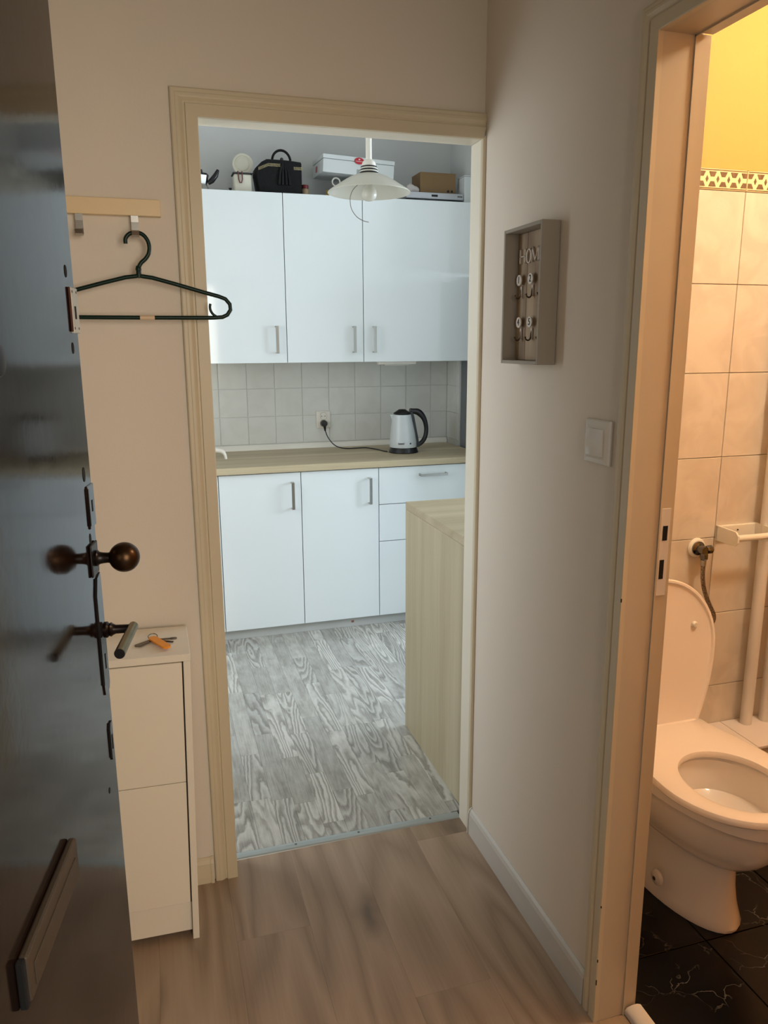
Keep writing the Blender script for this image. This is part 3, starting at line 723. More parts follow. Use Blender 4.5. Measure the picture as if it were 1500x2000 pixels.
# lid (raised): outline mapped upright
def lidpts(d, off):
    o = []
    for (x_, y_, z_) in outline(0, .444, .186, .125, d, 0):
        l = -y_   # distance from hinge
        o.append((x_, -.262 + l * .105 - off * .994, .408 + l * .994 + off * .105))
    return o
lr = [lidpts(.004, -.008), lidpts(0, -.004), lidpts(0, .008), lidpts(.003, .011), lidpts(.009, .011), lidpts(.013, .006), lidpts(.03, .0035), lidpts(.09, .002)]
B().loft(lr).build('lid', M['seat_plastic'], tt, smooth=True)
for sx in (-1, 1):
    l = .30; yy = -.262 + l * .105 - .002; zz = .408 + l * .994
    B().lathe([(0, 0), (.009, 0), (.0095, -.006), (.007, -.010), (0, -.011)], (TX + sx * .115, yy, zz), axis='Y', n=18).build('bumper', M['white_plastic'], tt, smooth=True)
    B().tube([(TX + sx * .075 - .018, -.258, .414), (TX + sx * .075 + .018, -.258, .414)], .009, n=16).build('hinge', M['seat_plastic'], tt, smooth=True)
# cistern hidden behind lid
ck = B().box(TX - .15, TX + .13, -.200, -.082, .397, .735, bev=.02, seg=3).build('cistern', M['porcelain'], tt, smooth=True)
B().lathe([(0, 0), (.02, 0), (.02, .006), (0, .008)], (TX, -.14, .735), n=20).build('flush_button', M['chrome'], ck, smooth=True)

# ------------------------------------------------------------------ bathroom ceiling lamp (gives light)
la = root('bathroom_lamp', (.92, -.98, CH), 'warm glowing ceiling lamp of the bathroom, above the frame', 'lamp')
B().lathe([(0, -.001), (.07, -.001), (.07, -.02), (.05, -.03), (0, -.03)], (.92, -.98, CH), n=28).build('base', M['white_plastic'], la, smooth=True)
B().lathe([(0, -.16), (.05, -.15), (.085, -.11), (.09, -.075), (.07, -.042), (.045, -.031)], (.92, -.98, CH), n=28).build('globe', M['lamp_glow'], la, smooth=True)
pl_ = bpy.data.lights.new('bathroom_lamp_light', 'POINT'); pl_.energy = 47; pl_.color = (1.0, .82, .59); pl_.shadow_soft_size = .09
po = bpy.data.objects.new('bathroom_lamp_light', pl_); COL.objects.link(po); po.location = (.92, -.98, CH - .26)

# ------------------------------------------------------------------ kitchen: backsplash
ts = root('wall_backsplash', (0, YW, .95), 'pale square tile backsplash above the worktop', 'tiles', kind='structure')
P_ = .1583
tk = tilemesh('backsplash_tile', P_ - .0025, .006, P_ - .0025, M['back_tile'], bev=.001)
B().box(-1.9, .8618, YW + .003, YW + .0058, .90, 1.425).build('grout_bed', M['grout_k'], ts)
zs = [(.945, 1.103), (1.1033, 1.2616), (1.2616, 1.4199)]
x = .749
k = 0
while x > -1.2:
    for z0, z1 in zs: inst(tk, 'tile', ts, (x - P_ / 2, YW + .003, (z0 + z1) / 2), (1, 1, (z1 - z0) / P_))
    x -= P_
for z0, z1 in zs: B().box(.7503, .8555, YW, YW + .006, z0 + .00125, z1 - .00125, bev=.001, seg=1).build('tile', M['back_tile'], ts)
B().box(.8592, .8618, 2.2302, YW, .90, 1.425).build('grout_bed', M['grout_k'], ts)
for y0, y1 in ((2.2645, YW - .001), (2.232, 2.2635)):
    for z0, z1 in zs: B().box(.8555, .8595, y0 + .001, y1 - .001, z0 + .00125, z1 - .00125, bev=.0008, seg=1).build('tile', M['back_tile'], ts)
sl = tag(B().prism([(0, 0), (.014, 0), (.012, .010), (.005, .024), (0, .030)], lambda u, v, d: (d, YW - .0005 - u, .9125 + v), -1.9, .8545).build('seal_strip', M['white_plastic']), 'white seal strip along the back of the worktop', 'seal strip')

# ------------------------------------------------------------------ handles
def handle_v(x, zt, zb, yf, parent, d=.034, w_=.015):
    """vertical bar handle on a door whose front face is y=yf"""
    g = B(); g.box(x - w_ / 2, x + w_ / 2, yf - d, yf - d + .005, zb, zt, bev=.001, seg=1)
    for z in (zt, zb):
        s = -1 if z == zt else 1
        g.box(x - w_ / 2, x + w_ / 2, yf - d + .0045, yf - .0002, min(z, z + s * .006), max(z, z + s * .006), bev=.0008, seg=1)
    return g.build('handle', M['steel'], parent)
def handle_h(x0, x1, z, yf, parent, d=.034, w_=.014):
    g = B(); g.box(x0, x1, yf - d, yf - d + .005, z - w_ / 2, z + w_ / 2, bev=.001, seg=1)
    for xx in (x0, x1):
        s = 1 if xx == x0 else -1
        g.box(min(xx, xx + s * .006), max(xx, xx + s * .006), yf - d + .0045, yf - .0002, z - w_ / 2, z + w_ / 2, bev=.0008, seg=1)
    return g.build('handle', M['steel'], parent)

# lower units
FT = .018
def base_unit(x0, x1, label, fronts, name='base_cabinet'):
    r = root(name, ((x0 + x1) / 2, 2.1, 0), label, 'cabinet', 'white gloss base cabinets under the worktop')
    B().box(x0 + .001, x1 - .001, YK + FT + .002, YW - .002, .06, .877).build('body', M['carcass_white'], r)
    for kind, z0, z1, hnd in fronts:
        f = B().box(x0 + .0018, x1 - .0018, YK, YK + FT, z0, z1, bev=.0012, seg=2).build(kind, M['gloss_white'], r, smooth=False)
        if hnd:
            if hnd[0] == 'v': handle_v(hnd[1], hnd[2], hnd[3], YK, f)
            else: handle_h(hnd[1], hnd[2], hnd[3], YK, f)
    return r
DZ0, DZ1 = .056, .872
base_unit(-1.19, -.5905, 'white sink base cabinet, mostly hidden behind the left side of the door frame', [('door', DZ0, DZ1, ('v', -.645, .826, .686))])
base_unit(-.5905, -.176, 'white gloss base cabinet with one door, left of the two full doors seen', [('door', DZ0, DZ1, ('v', -.2228, .8255, .685))])
base_unit(-.176, .2386, 'white gloss base cabinet with one door, in the middle below the kettle cord', [('door', DZ0, DZ1, ('v', .187, .8262, .6862))])
base_unit(.2386, .8386, 'white gloss drawer cabinet with three drawers, partly behind the island', [('drawer', .6768, DZ1, ('h', .463, .617, .826)), ('drawer', .4752, .6732, None), ('drawer', DZ0, .4716, None)])
B().box(-1.19, .86, YK + .026, YK + .040, .0005, .0555).build('plinth', mat('plinth_grey', srgb(186, 188, 184), .5, metal=.0, var=.04), label='grey plinth strip below the white base cabinets', cat='plinth')
B().box(.085, .100, YK + .0252, YK + .0262, .022, .034).build('red_smear', mat('smear', srgb(150, 90, 84), .6), bpy.data.objects['plinth'])
# worktop
wt = root('worktop', (-.3, 2.1, .878), 'pale oak worktop carrying the kettle', 'worktop')
B().box(-1.9, .8545, YK - .020, YW - .001, .8785, .912, bev=.002).build('slab', M['pale_wood'], wt)

# upper units
UZ0, UZ1 = 1.4142, 2.2506
def wall_unit(x0, x1, label, hx):
    r = root('wall_cabinet', ((x0 + x1) / 2, 2.25, UZ0), label, 'cabinet', 'white gloss wall cabinets above the worktop')
    B().box(x0 + .001, x1 - .001, YU + FT + .002, YW - .003, UZ0 + .006, UZ1 - .004).build('body', M['carcass_white'], r)
    f = B().box(x0 + .0018, x1 - .0018, YU, YU + FT, UZ0, UZ1, bev=.0012, seg=2).build('door', M['gloss_white'], r)
    handle_v(hx, 1.6015, 1.4635, YU, f, w_=.015)
wall_unit(-.598, -.1827, 'white gloss wall cabinet under the black bag, left of the three', -.2365)
wall_unit(-.1827, .2325, 'white gloss wall cabinet in the middle, under the tilted box', .1765)
wall_unit(.2325, .845, 'wide white gloss wall cabinet under the silver player, handle at its left', .2885)
wall_unit(-1.19, -.598, 'white wall cabinet hidden behind the left side of the door frame', -.65)
# under cabinet light
ul = root('under_cabinet_light', (.41, 1.95, 1.40), 'slim white light fitting under the wide wall cabinet', 'light fitting')
B().box(.325, .545, 2.10, 2.135, 1.398, 1.4195, bev=.003).build('fitting_body', M['white_plastic'], ul)
B().box(.36, .50, 2.096, 2.139, 1.392, 1.399, bev=.002).build('diffuser', M['opal'], ul)

# fridge
fg = root('refrigerator', (1.16, 1.85, 0), 'tall grey refrigerator at the right end of the worktop, a dark strip past the kettle', 'refrigerator')
B().box(.865, 1.45, 1.60, 2.225, .012, 1.87, bev=.006).build('body', M['fridge'], fg)
B().box(.867, 1.448, 1.535, 1.597, .60, 1.868, bev=.01).build('door', M['fridge'], fg)
B().box(.867, 1.448, 1.535, 1.597, .03, .595, bev=.01).build('freezer_door', M['fridge'], fg)
B().box(.90, .92, 1.50, 1.5355, .80, 1.2, bev=.004).build('handle', M['steel'], fg)
for xx in (.90, 1.41): B().lathe([(0, 0), (.018, 0), (.018, .0125), (0, .0125)], (xx, 1.66, 0), n=12).build('foot', M['black_plastic'], fg)

# ------------------------------------------------------------------ island
isl = root('kitchen_island', (.5, .4, 0), 'pale wood kitchen island seen behind the right side of the doorway', 'island')
IX, IY0, IY1, IH = .0178, .106, .7028, .9244
B().box(IX, IX + .018, IY0, IY1, 0, IH - .0285, bev=.0008, seg=1).build('end_panel', M['pale_wood_v'], isl)
B().box(IX, 1.05, IY0, IY1, IH - .028, IH, bev=.001, seg=1).build('top', M['pale_wood'], isl)
B().box(IX + .0185, 1.03, IY0 + .002, IY1 - .022, .06, IH - .029).build('body', M['carcass_white'], isl)
for a, c in ((IX + .02, .53), (.533, 1.03)):
    f = B().box(a, c, IY1 - .020, IY1 - .002, .07, IH - .031, bev=.001).build('door', M['gloss_white'], isl)
B().box(IX + .02, 1.03, IY1 - .06, IY1 - .05, 0.0005, .06).build('plinth', M['carcass_white'], isl)
B().lathe([(0, 0), (.0045, 0), (.0045, .0015), (0, .0015)], (.024, .135, IH), n=12).build('screw', M['steel_dark'], isl)

# ------------------------------------------------------------------ pendant lamp
px, py = -.032, 1.0
pn = root('pendant_lamp', (px, py, CH + .1), 'white glass pendant lamp with black ringed neck hanging in the kitchen', 'lamp')
CT = CH + .1
B().lathe([(0, 0), (.055, 0), (.052, -.02), (.03, -.05), (.014, -.058)], (px, py, CT - .0005), n=28).build('ceiling_rose', M['white_plastic'], pn, smooth=True)
B().tube([(px, py, 2.185), (px, py, CT - .05)], .0115, n=16).build('stem', M['white_plastic'], pn, smooth=True)
B().lathe([(0, 2.19), (.012, 2.19), (.022, 2.184), (.026, 2.176), (.026, 2.166), (0, 2.166)], (px, py, 0), n=28).build('cap', M['white_plastic'], pn, smooth=True)
zc = 2.166
for i, mm_ in enumerate(('black_plastic', 'white_plastic', 'black_plastic', 'white_plastic', 'black_plastic')):
    r_ = .030 + i * .0012
    B().lathe([(0, 0), (r_, 0), (r_ + .002, -.0025), (r_, -.005), (0, -.005)], (px, py, zc), n=28).build('neck_ring', M[mm_], pn, smooth=True); zc -= .0052
outer = [(.034, 2.140), (.050, 2.136), (.075, 2.126), (.100, 2.112), (.125, 2.096), (.145, 2.084), (.1575, 2.0745)]
prof = outer + [(.158, 2.072), (.156, 2.0725)] + [(r - .002, z - .003) for r, z in outer[::-1][1:]]
B().lathe(prof, (px, py, 0), n=56).build('shade', M['opal'], pn, smooth=True)
B().lathe([(0, 2.041), (.014, 2.044), (.026, 2.053), (.030, 2.066), (.027, 2.082), (.018, 2.098), (.0135, 2.112), (.0135, 2.138)], (px, py, 0), n=24).build('bulb', M['opal'], pn, smooth=True)
cw = [(-.062, 1.0, 2.112), (-.0695, 1, 2.105), (-.0939, 1, 2.082), (-.1055, 1, 2.058), (-.1066, 1, 2.0357), (-.1035, 1, 2.016), (-.095, 1, 1.9996), (-.083, 1, 1.986), (-.069, 1, 1.9766), (-.052, 1, 1.970), (-.0345, 1, 1.9668)]
B().tube(smoothpts(cw, 3), .0013, n=6).build('loose_wire', M['steel_dark'], pn, smooth=True)

# ------------------------------------------------------------------ kettle
kx, ky, kz = .462, 2.075, .912
kt = root('kettle', (kx, ky, kz), 'white electric kettle with black lid, handle and base on the worktop', 'kettle')
B().lathe([(0, 0), (.082, 0), (.084, .004), (.079, .018), (.074, .030), (.0, .030)], (kx, ky, kz + .0005), n=40).build('base', M['black_plastic'], kt, smooth=True)
bd = B(); kr = []
for z, r, sx in ((.031, .0745, 0), (.036, .076, 0), (.06, .075, 0), (.10, .070, -.002), (.14, .064, -.004), (.18, .057, -.006), (.205, .0525, -.007), (.212, .051, -.007)):
    kr.append([(kx + sx - .003 + r * math.cos(2 * PI * k / 40) * (1.0), ky + r * math.sin(2 * PI * k / 40), kz + z) for k in range(40)])
bd.loft(kr).build('body', M['kettle_body'], kt, smooth=True)
B().loft([[(kx - .040, ky - .02, kz + .214), (kx - .040, ky + .02, kz + .214), (kx - .040, ky, kz + .15)], [(kx - .078, ky - .006, kz + .213), (kx - .078, ky + .006, kz + .213), (kx - .060, ky, kz + .165)]]).build('spout', M['kettle_body'], kt)
B().lathe([(0, .213), (.046, .213), (.049, .218), (.044, .224), (.03, .232), (.02, .240), (0, .242)], (kx - .009, ky, kz), n=32).build('lid', M['black_plastic'], kt, smooth=True)
# handle strip along right side + loop
hp = [(.036, .232), (.060, .228), (.082, .224), (.100, .212), (.118, .190), (.130, .160), (.135, .125), (.131, .090), (.118, .062), (.098, .044), (.078, .036)]
hl = B(); rng = []
pts = smoothpts([(kx + a, ky, kz + c) for a, c in hp], 3)
for i, p in enumerate(pts):
    d = (pts[min(i + 1, len(pts) - 1)] - pts[max(i - 1, 0)]).normalized(); nrm = Vector((-d.z, 0, d.x))
    tt_ = i / (len(pts) - 1); hw = .0145 + .007 * math.exp(-((tt_ - .25) / .18) ** 2)
    ring_ = []
    for k in range(12):
        a = 2 * PI * k / 12; ring_.append(p + nrm * math.cos(a) * hw * .85 + Vector((0, 1, 0)) * math.sin(a) * .013)
    rng.append(ring_)
hl.loft(rng).build('handle', M['black_plastic'], kt, smooth=True)
hs2 = B(); rg = []
for z, xo in ((.225, .036), (.20, .046), (.16, .054), (.12, .062), (.08, .070), (.04, .0765), (.028, .078)):
    rg.append([(kx + xo - .012, ky - .018, kz + z), (kx + xo + .012, ky - .016, kz + z), (kx + xo + .012, ky + .016, kz + z), (kx + xo - .012, ky + .018, kz + z)])
hs2.loft(rg).build('handle_spine', M['black_plastic'], kt)

def text_obj(body, size, name, material, parent, mtx, extr=.0004, label=None, align='CENTER'):
    cu = bpy.data.curves.new(name, 'FONT'); cu.body = body; cu.size = size; cu.extrude = extr; cu.align_x = align; cu.align_y = 'CENTER'
    o = bpy.data.objects.new(name + '_tmp', cu); COL.objects.link(o)
    dg = bpy.context.evaluated_depsgraph_get(); me = bpy.data.meshes.new_from_object(o.evaluated_get(dg))
    bpy.data.objects.remove(o); me.materials.clear(); me.materials.append(material)
    inv = wm(parent).inverted() @ mtx if parent is not None else mtx
    me.transform(inv)
    q = bpy.data.objects.new(name, me); COL.objects.link(q)
    if parent is not None: q.parent = parent
    return q
FACE_Y = Matrix(((1, 0, 0, 0), (0, 0, -1, 0), (0, 1, 0, 0), (0, 0, 0, 1)))          # text facing -Y
text_obj('beeci', .017, 'lettering', M['ink'], kt, Matrix.Translation((kx - .036, ky - .0695, kz + .057)) @ Matrix.Rotation(-.35, 4, 'Z') @ FACE_Y, .0012)
B().box(kx + .012, kx + .020, ky - .0752, ky - .070, kz + .052, kz + .060).build('indicator', M['ink'], kt)

# socket and cord
sk = root('wall_socket', (.0785, YW, 1.075), 'white double wall socket on the backsplash with a black plug', 'socket')
B().box(.036, .1215, YW - .009, YW - .0003, 1.026, 1.126, bev=.004, seg=3).build('face_plate', M['switch_white'], sk, smooth=True)
for z in (1.098, 1.055):
    s = B().lathe([(.019, -.010), (.021, -.0125), (.022, -.010), (.022, -.008), (.019, -.008)], (.0785, YW, z), axis='Y', n=24).build('socket_ring', M['white_plastic'], sk, smooth=True)
for dx in (-.0095, .0095):
    B().lathe([(0, -.0095), (.0028, -.0095), (.0028, -.0088), (0, -.0088)], (.0785 + dx, YW, 1.096), axis='Y', n=10).build('contact_hole', M['ink'], sk)
pg = root('plug_cord', (.0785, YW - .02, 1.05), 'black plug and kettle cord trailing from the socket over the worktop', 'cord')
B().lathe([(0, -.0095), (.018, -.0095), (.019, -.014), (.0185, -.038), (.014, -.046), (0, -.048)], (.0785, YW, 1.055), axis='Y', n=24).build('plug', M['black_plastic'], pg, smooth=True)
B().tube([(.0785, YW - .034, 1.052), (.081, YW - .032, 1.030), (.083, YW - .03, 1.012)], [.010, .0075, .005], n=12).build('strain_relief', M['black_plastic'], pg, smooth=True)
cpts = [(.083, 2.392, 1.016), (.087, 2.388, 1.0), (.098, 2.375, .970), (.122, 2.355, .937), (.150, 2.330, .920), (.19, 2.300, .9158), (.24, 2.30, .9155), (.30, 2.30, .9155), (.33, 2.25, .9155), (.350, 2.19, .9155), (.360, 2.13, .9157), (.3715, 2.095, .917)]
B().tube(smoothpts(cpts, 5), .0033, n=8).build('cable', M['black_plastic'], pg, smooth=True)

# faucet
fc = root('kitchen_faucet', (-.70, 2.2, .912), 'white kitchen faucet, only its curved spout showing beside the door frame', 'faucet')
B().lathe([(0, 0), (.028, 0), (.028, .006), (.021, .014), (.020, .10), (.016, .105), (0, .105)], (-.70, 2.2, .9123), n=24).build('base', M['white_plastic'], fc, smooth=True)
B().tube(smoothpts([(-.70, 2.2, .968), (-.66, 2.175, .970), (-.60, 2.135, .966), (-.565, 2.112, .962), (-.540, 2.10, .957), (-.527, 2.095, .940), (-.522, 2.092, .916)], 4), [.014] * 13 + [.0135, .013, .0125, .012, .0115, .0105, .009, .0085, .008, .0075, .007, .006, .005][:12], n=14).build('spout', M['white_plastic'], fc, smooth=True)
B().tube([(-.70, 2.2, 1.015), (-.74, 2.15, 1.06)], [.012, .006], n=12).build('lever', M['white_plastic'], fc, smooth=True)

# ------------------------------------------------------------------ things on top of the wall cabinets (z = 2.2506)
ZC = UZ1
# moka pot
mk = root('moka_pot', (-.565, 2.2, ZC), 'silver stovetop coffee pot with black handle at the left end of the cabinets', 'coffee pot')
mx_, my_ = -.57, 2.2
B().lathe([(0, 0), (.050, 0), (.050, .004), (.038, .03), (.034, .036), (.030, .045), (.034, .06), (.040, .085), (0, .085)], (mx_, my_, ZC + .0003), n=8).build('pot_body', M['moka'], mk)
B().lathe([(0, .085), (.042, .085), (.038, .095), (.012, .10), (.010, .115), (0, .117)], (mx_, my_, ZC), n=8).build('lid', M['black_plastic'], mk)
B().tube([(mx_ + .036, my_, ZC + .052), (mx_ + .055, my_, ZC + .066), (mx_ + .076, my_, ZC + .092), (mx_ + .088, my_, ZC + .118)], [.010, .014, .013, .007], n=10).build('handle', M['black_plastic'], mk, smooth=True)
# bottle stopper
bk = root('bottle_stopper', (-.445, 2.2, ZC), 'tiny black knob lying left of the cream canister', 'knob')
B().lathe([(0, 0), (.010, 0), (.011, .010), (.006, .014), (.006, .028), (.009, .034), (0, .036)], (-.425, 2.2, ZC + .0003), n=14).build('stopper', M['black_plastic'], bk, smooth=True)
# canister with clip
cn = root('canister', (-.363, 2.2, ZC), 'cream canister with its round lid flipped up, left of the black bag', 'canister')
B().box(-.410, -.318, 2.155, 2.245, ZC + .0003, ZC + .098, bev=.010, seg=3).build('jar_body', M['cream_ceramic'], cn, smooth=True)
B().box(-.414, -.314, 2.151, 2.249, ZC + .0985, ZC + .104, bev=.002).build('gasket', M['ink'], cn)
B().box(-.408, -.320, 2.157, 2.243, ZC + .1042, ZC + .107, bev=.001).build('inner_rim', M['cream_ceramic'], cn, smooth=False)
B().tube([(-.389, 2.151, ZC + .108), (-.387, 2.147, ZC + .07), (-.382, 2.146, ZC + .054), (-.373, 2.146, ZC + .054), (-.368, 2.147, ZC + .07), (-.369, 2.151, ZC + .108)], .0032, n=8).build('clip', mat('clip_red', srgb(110, 70, 70), .4, metal=.4), cn, smooth=True)
# plate standing behind
mt = Matrix.Rotation(math.radians(-6), 3, 'Z') @ Matrix.Rotation(math.radians(86), 3, 'X')
B().lathe([(0, -.006), (.046, -.006), (.052, -.003), (.0525, .004), (.048, .006), (.041, .006), (.040, .003), (.033, .003), (.031, .0055), (0, .0045)], (-.352, 2.238, ZC + .159), n=36, mtx=mt).build('open_lid', M['cream_ceramic'], cn, smooth=True, label='round cream lid flipped open and standing up')
# handbag
bg = root('handbag', (-.19, 2.2, ZC), 'black straw handbag with a round handle, tassels and glittering band', 'bag')
bx0, bx1, bz = -.305, -.064, ZC + .0003
poly = [(bx0 + .018, 0), (bx1 - .004, 0), (bx1, .02), (bx1, .158), (bx1 - .004, .166), (-.115, .170), (-.16, .172), (-.245, .172), (-.268, .160), (bx0 + .004, .128), (bx0, .105)]
g = B(); ringsb = []
for yy, s in ((2.135, .93), (2.142, .98), (2.16, 1.0), (2.24, 1.0), (2.258, .98), (2.265, .93)):
    ringsb.append([((u + .185) * s - .185, yy, bz + v * (.5 + .5 * s)) for u, v in poly])
g.loft(ringsb).build('bag_body', M['leather'], bg, smooth=True)
rr2 = random.Random(3)
g = B()
for i in range(26):
    u = -.288 + i * .0045 * 1.0
    if u > -.178: break
    zz = .118 + .022 * min(1, (u + .29) / .05)
    for j in range(3): g.box(u, u + .0036, 2.1335, 2.1365, bz + zz - .004 + j * .0052, bz + zz + j * .0052, bev=.0008, seg=1)
for i in range(10):
    u = -.108 + i * .0045
    for j in range(3): g.box(u, u + .0036, 2.1335, 2.1365, bz + .125 + j * .0052, bz + .129 + j * .0052, bev=.0008, seg=1)
g.build('sequin_band', M['sequin'], bg, kind='stuff')
hb = [(-.163 + .047 * math.cos(a), 2.18, bz + .176 + .052 * math.sin(a) - .004) for a in [PI * k / 14 for k in range(15)]]
hb = [(-.113, 2.18, bz + .158)] + hb + [(-.213, 2.18, bz + .158)]
B().tube(hb, .0062, n=10).build('handle', M['leather'], bg, smooth=True)
B().lathe([(0, 0), (.008, .003), (.009, .010), (.005, .016), (0, .017)], (-.166, 2.15, bz + .166), n=12).build('button', M['black_plastic'], bg, smooth=True)
for i, xx in enumerate((-.180, -.166, -.150, -.136)):
    g = B().tube([(xx * .3 + -.160 * .7, 2.133, bz + .155), (xx, 2.131, bz + .11), (xx + (i - 1.5) * .004, 2.1315, bz + .05)], [.004, .007, .008], n=8)
    g.build('tassel', M['leather'], bg, smooth=True)
# jar
jr = root('small_jar', (-.045, 2.2, ZC), 'small glass jar with a dark red lid beside the black bag', 'jar')
B().lathe([(0, 0), (.018, 0), (.021, .006), (.021, .042), (.016, .05), (0, .05)], (-.040, 2.2, ZC + .0003), n=20).build('jar_body', M['glass_jar'], jr, smooth=True)
B().lathe([(0, .05), (.019, .05), (.019, .066), (.017, .068), (0, .068)], (-.040, 2.2, ZC), n=20).build('jar_lid', mat('jar_red', srgb(110, 26, 34), .4), jr, smooth=True)
# casserole pot carrying the tilted box
cp = root('black_teapot', (.22, 2.24, ZC), 'black teapot with white ringed handle under the tilted white box', 'teapot')
B().lathe([(0, 0), (.06, 0), (.085, .02), (.092, .045), (.084, .068), (.066, .078), (0, .082)], (.235, 2.235, ZC + .0003), n=32).build('pot_body', M['black_plastic'], cp, smooth=True)
B().tube([(.128 + .021 * math.cos(a), 2.20, ZC + .092 + .020 * math.sin(a)) for a in [2 * PI * k / 20 for k in range(20)]], .0042, n=8, close=True).build('ring_handle', M['white_plastic'], cp, smooth=True)
B().tube([(.148, 2.205, ZC + .09), (.165, 2.215, ZC + .085)], .008, n=8).build('spout', M['black_plastic'], cp, smooth=True)
yl = root('yellow_cup', (.09, 2.2, ZC), 'small yellow cup peeking out left of the lamp shade', 'cup')
B().lathe([(0, 0), (.018, 0), (.026, .02), (.028, .045), (.025, .045), (.016, .01), (0, .008)], (.098, 2.19, ZC + .0003), n=20).build('cup_body', M['yellow'], yl, smooth=True)
B().tube([(.098 + .026, 2.185, ZC + .035), (.098 + .040, 2.18, ZC + .03), (.098 + .036, 2.18, ZC + .014), (.098 + .022, 2.185, ZC + .012)], .003, n=6).build('cup_handle', M['yellow'], yl, smooth=True)
B().lathe([(0, .080), (.014, .081), (.012, .095), (.020, .108), (.018, .117), (0, .1185)], (.235, 2.235, ZC), n=20).build('lid_knob', M['black_plastic'], cp, smooth=True)
# tilted white box
bxr = root('gift_box', (.235, 2.24, 2.389), 'flat white box with a red oval badge tilted on the teapot', 'box', rot=(math.radians(3.0), math.radians(2.6), 0))
B().box(-.195, .185, -.125, .135, -.018, .046, bev=.002).build('box_base', M['box_white'], bxr, local=True)
B().box(-.197, .187, -.127, .137, .0475, .068, bev=.002).build('box_lid', M['box_white'], bxr, local=True)
bgd = B().lathe([(0, 0), (.026, 0), (.026, .0012), (0, .0012)], (0, 0, 0), axis='Y', n=36)
for v in bgd.bm.verts: v.co = Vector((v.co.x * 1.0 - .006, v.co.y - .1295, v.co.z * .62 + .050))
bgo = bgd.build('badge', M['red'], bxr, local=True)
text_obj('Continenta', .0085, 'lettering', M['white_print'], bgo, wm(bxr) @ Matrix.Translation((-.006, -.1308, .048)) @ FACE_Y, .0002)
B().box(-.016, .018, -.1268, -.125, -.016, .010, bev=.0005, seg=1).build('front_tab', M['box_side'], bxr, local=True)
B().box(-.010, -.002, -.1312, -.1300, .0545, .0595).build('emblem', M['white_print'], bxr, local=True)
B().box(-.1955, -.1945, .02, .06, .0, .03).build('side_mark', M['red'], bxr, local=True)
# player
dv = root('disc_player', (.69, 2.2, ZC), 'flat silver disc player under the cardboard box', 'disc player')
B().box(.492, .806, 2.11, 2.34, ZC + .004, ZC + .014, bev=.001).build('chassis', M['black_plastic'], dv)
fp = B().box(.483, .812, 2.10, 2.335, ZC + .0145, ZC + .047, bev=.003).build('housing', M['dvd_silver'], dv)
B().box(.627, .662, 2.0985, 2.1005, ZC + .026, ZC + .037, bev=.0005, seg=1).build('display', M['ink_black'], dv)
for i in range(3): B().box(.776 + i * .010, .783 + i * .010, 2.098, 2.1005, ZC + .029, ZC + .035).build('button', M['ink'], dv)
for xx in (.52, .78):
    for yy in (2.14, 2.31): B().lathe([(0, 0), (.01, 0), (.01, .0038), (0, .0038)], (xx, yy, ZC + .0001), n=10).build('foot', M['black_plastic'], dv)
# cardboard box
cb_ = root('cardboard_box', (.70, 2.22, ZC + .047), 'plain brown cardboard box on the silver player', 'box')
B().box(.583, .788, 2.16, 2.30, ZC + .0475, ZC + .160, bev=.001, seg=1).build('carton', M['cardboard'], cb_)
B().box(.587, .785, 2.1585, 2.1598, ZC + .150, ZC + .157).build('flap_edge', M['cardboard'], cb_)
for xx in (.738, .760): B().prism([(xx, .062), (xx + .012, .062), (xx + .012, .070), (xx + .006, .076), (xx, .070)], lambda u, v, d: (u, d, ZC + v), 2.1585, 2.1598).build('printed_mark', M['ink_black'], cb_)
# cloth bundle
cl = root('white_figurine', (.56, 2.2, ZC + .047), 'small crumpled white cloth bundle left of the cardboard box', 'cloth')
g = B(); rg = []
for u, r in ((0, .004), (.008, .014), (.022, .020), (.038, .019), (.050, .014), (.060, .015), (.070, .013), (.076, .006)):
    r *= 1.2; rg.append([(.500 + u, 2.16 + r * math.cos(a) * .8, ZC + .0475 + .019 + (r + .002 * math.sin(5 * a + u * 200)) * math.sin(a) + .004 * math.sin(u * 60)) for a in [2 * PI * k / 16 for k in range(16)]])
g.loft(rg)
zmin = min(v.co.z for v in g.bm.verts)
for v in g.bm.verts: v.co.z += ZC + .0475 - zmin
g.build('bundle', M['cloth'], cl, smooth=True); cl.name = 'cloth_bundle'
# white box at right
wb = root('white_box', (.84, 2.15, ZC), 'upright white box at the right end of the cabinets, cut by the frame', 'box')
B().box(.8155, .8585, 2.10, 2.20, ZC + .0003, ZC + .138, bev=.003).build('carton', M['box_white'], wb)
B().box(.8145, .8595, 2.099, 2.201, ZC + .1385, ZC + .144, bev=.001).build('box_lid', M['box_white'], wb)

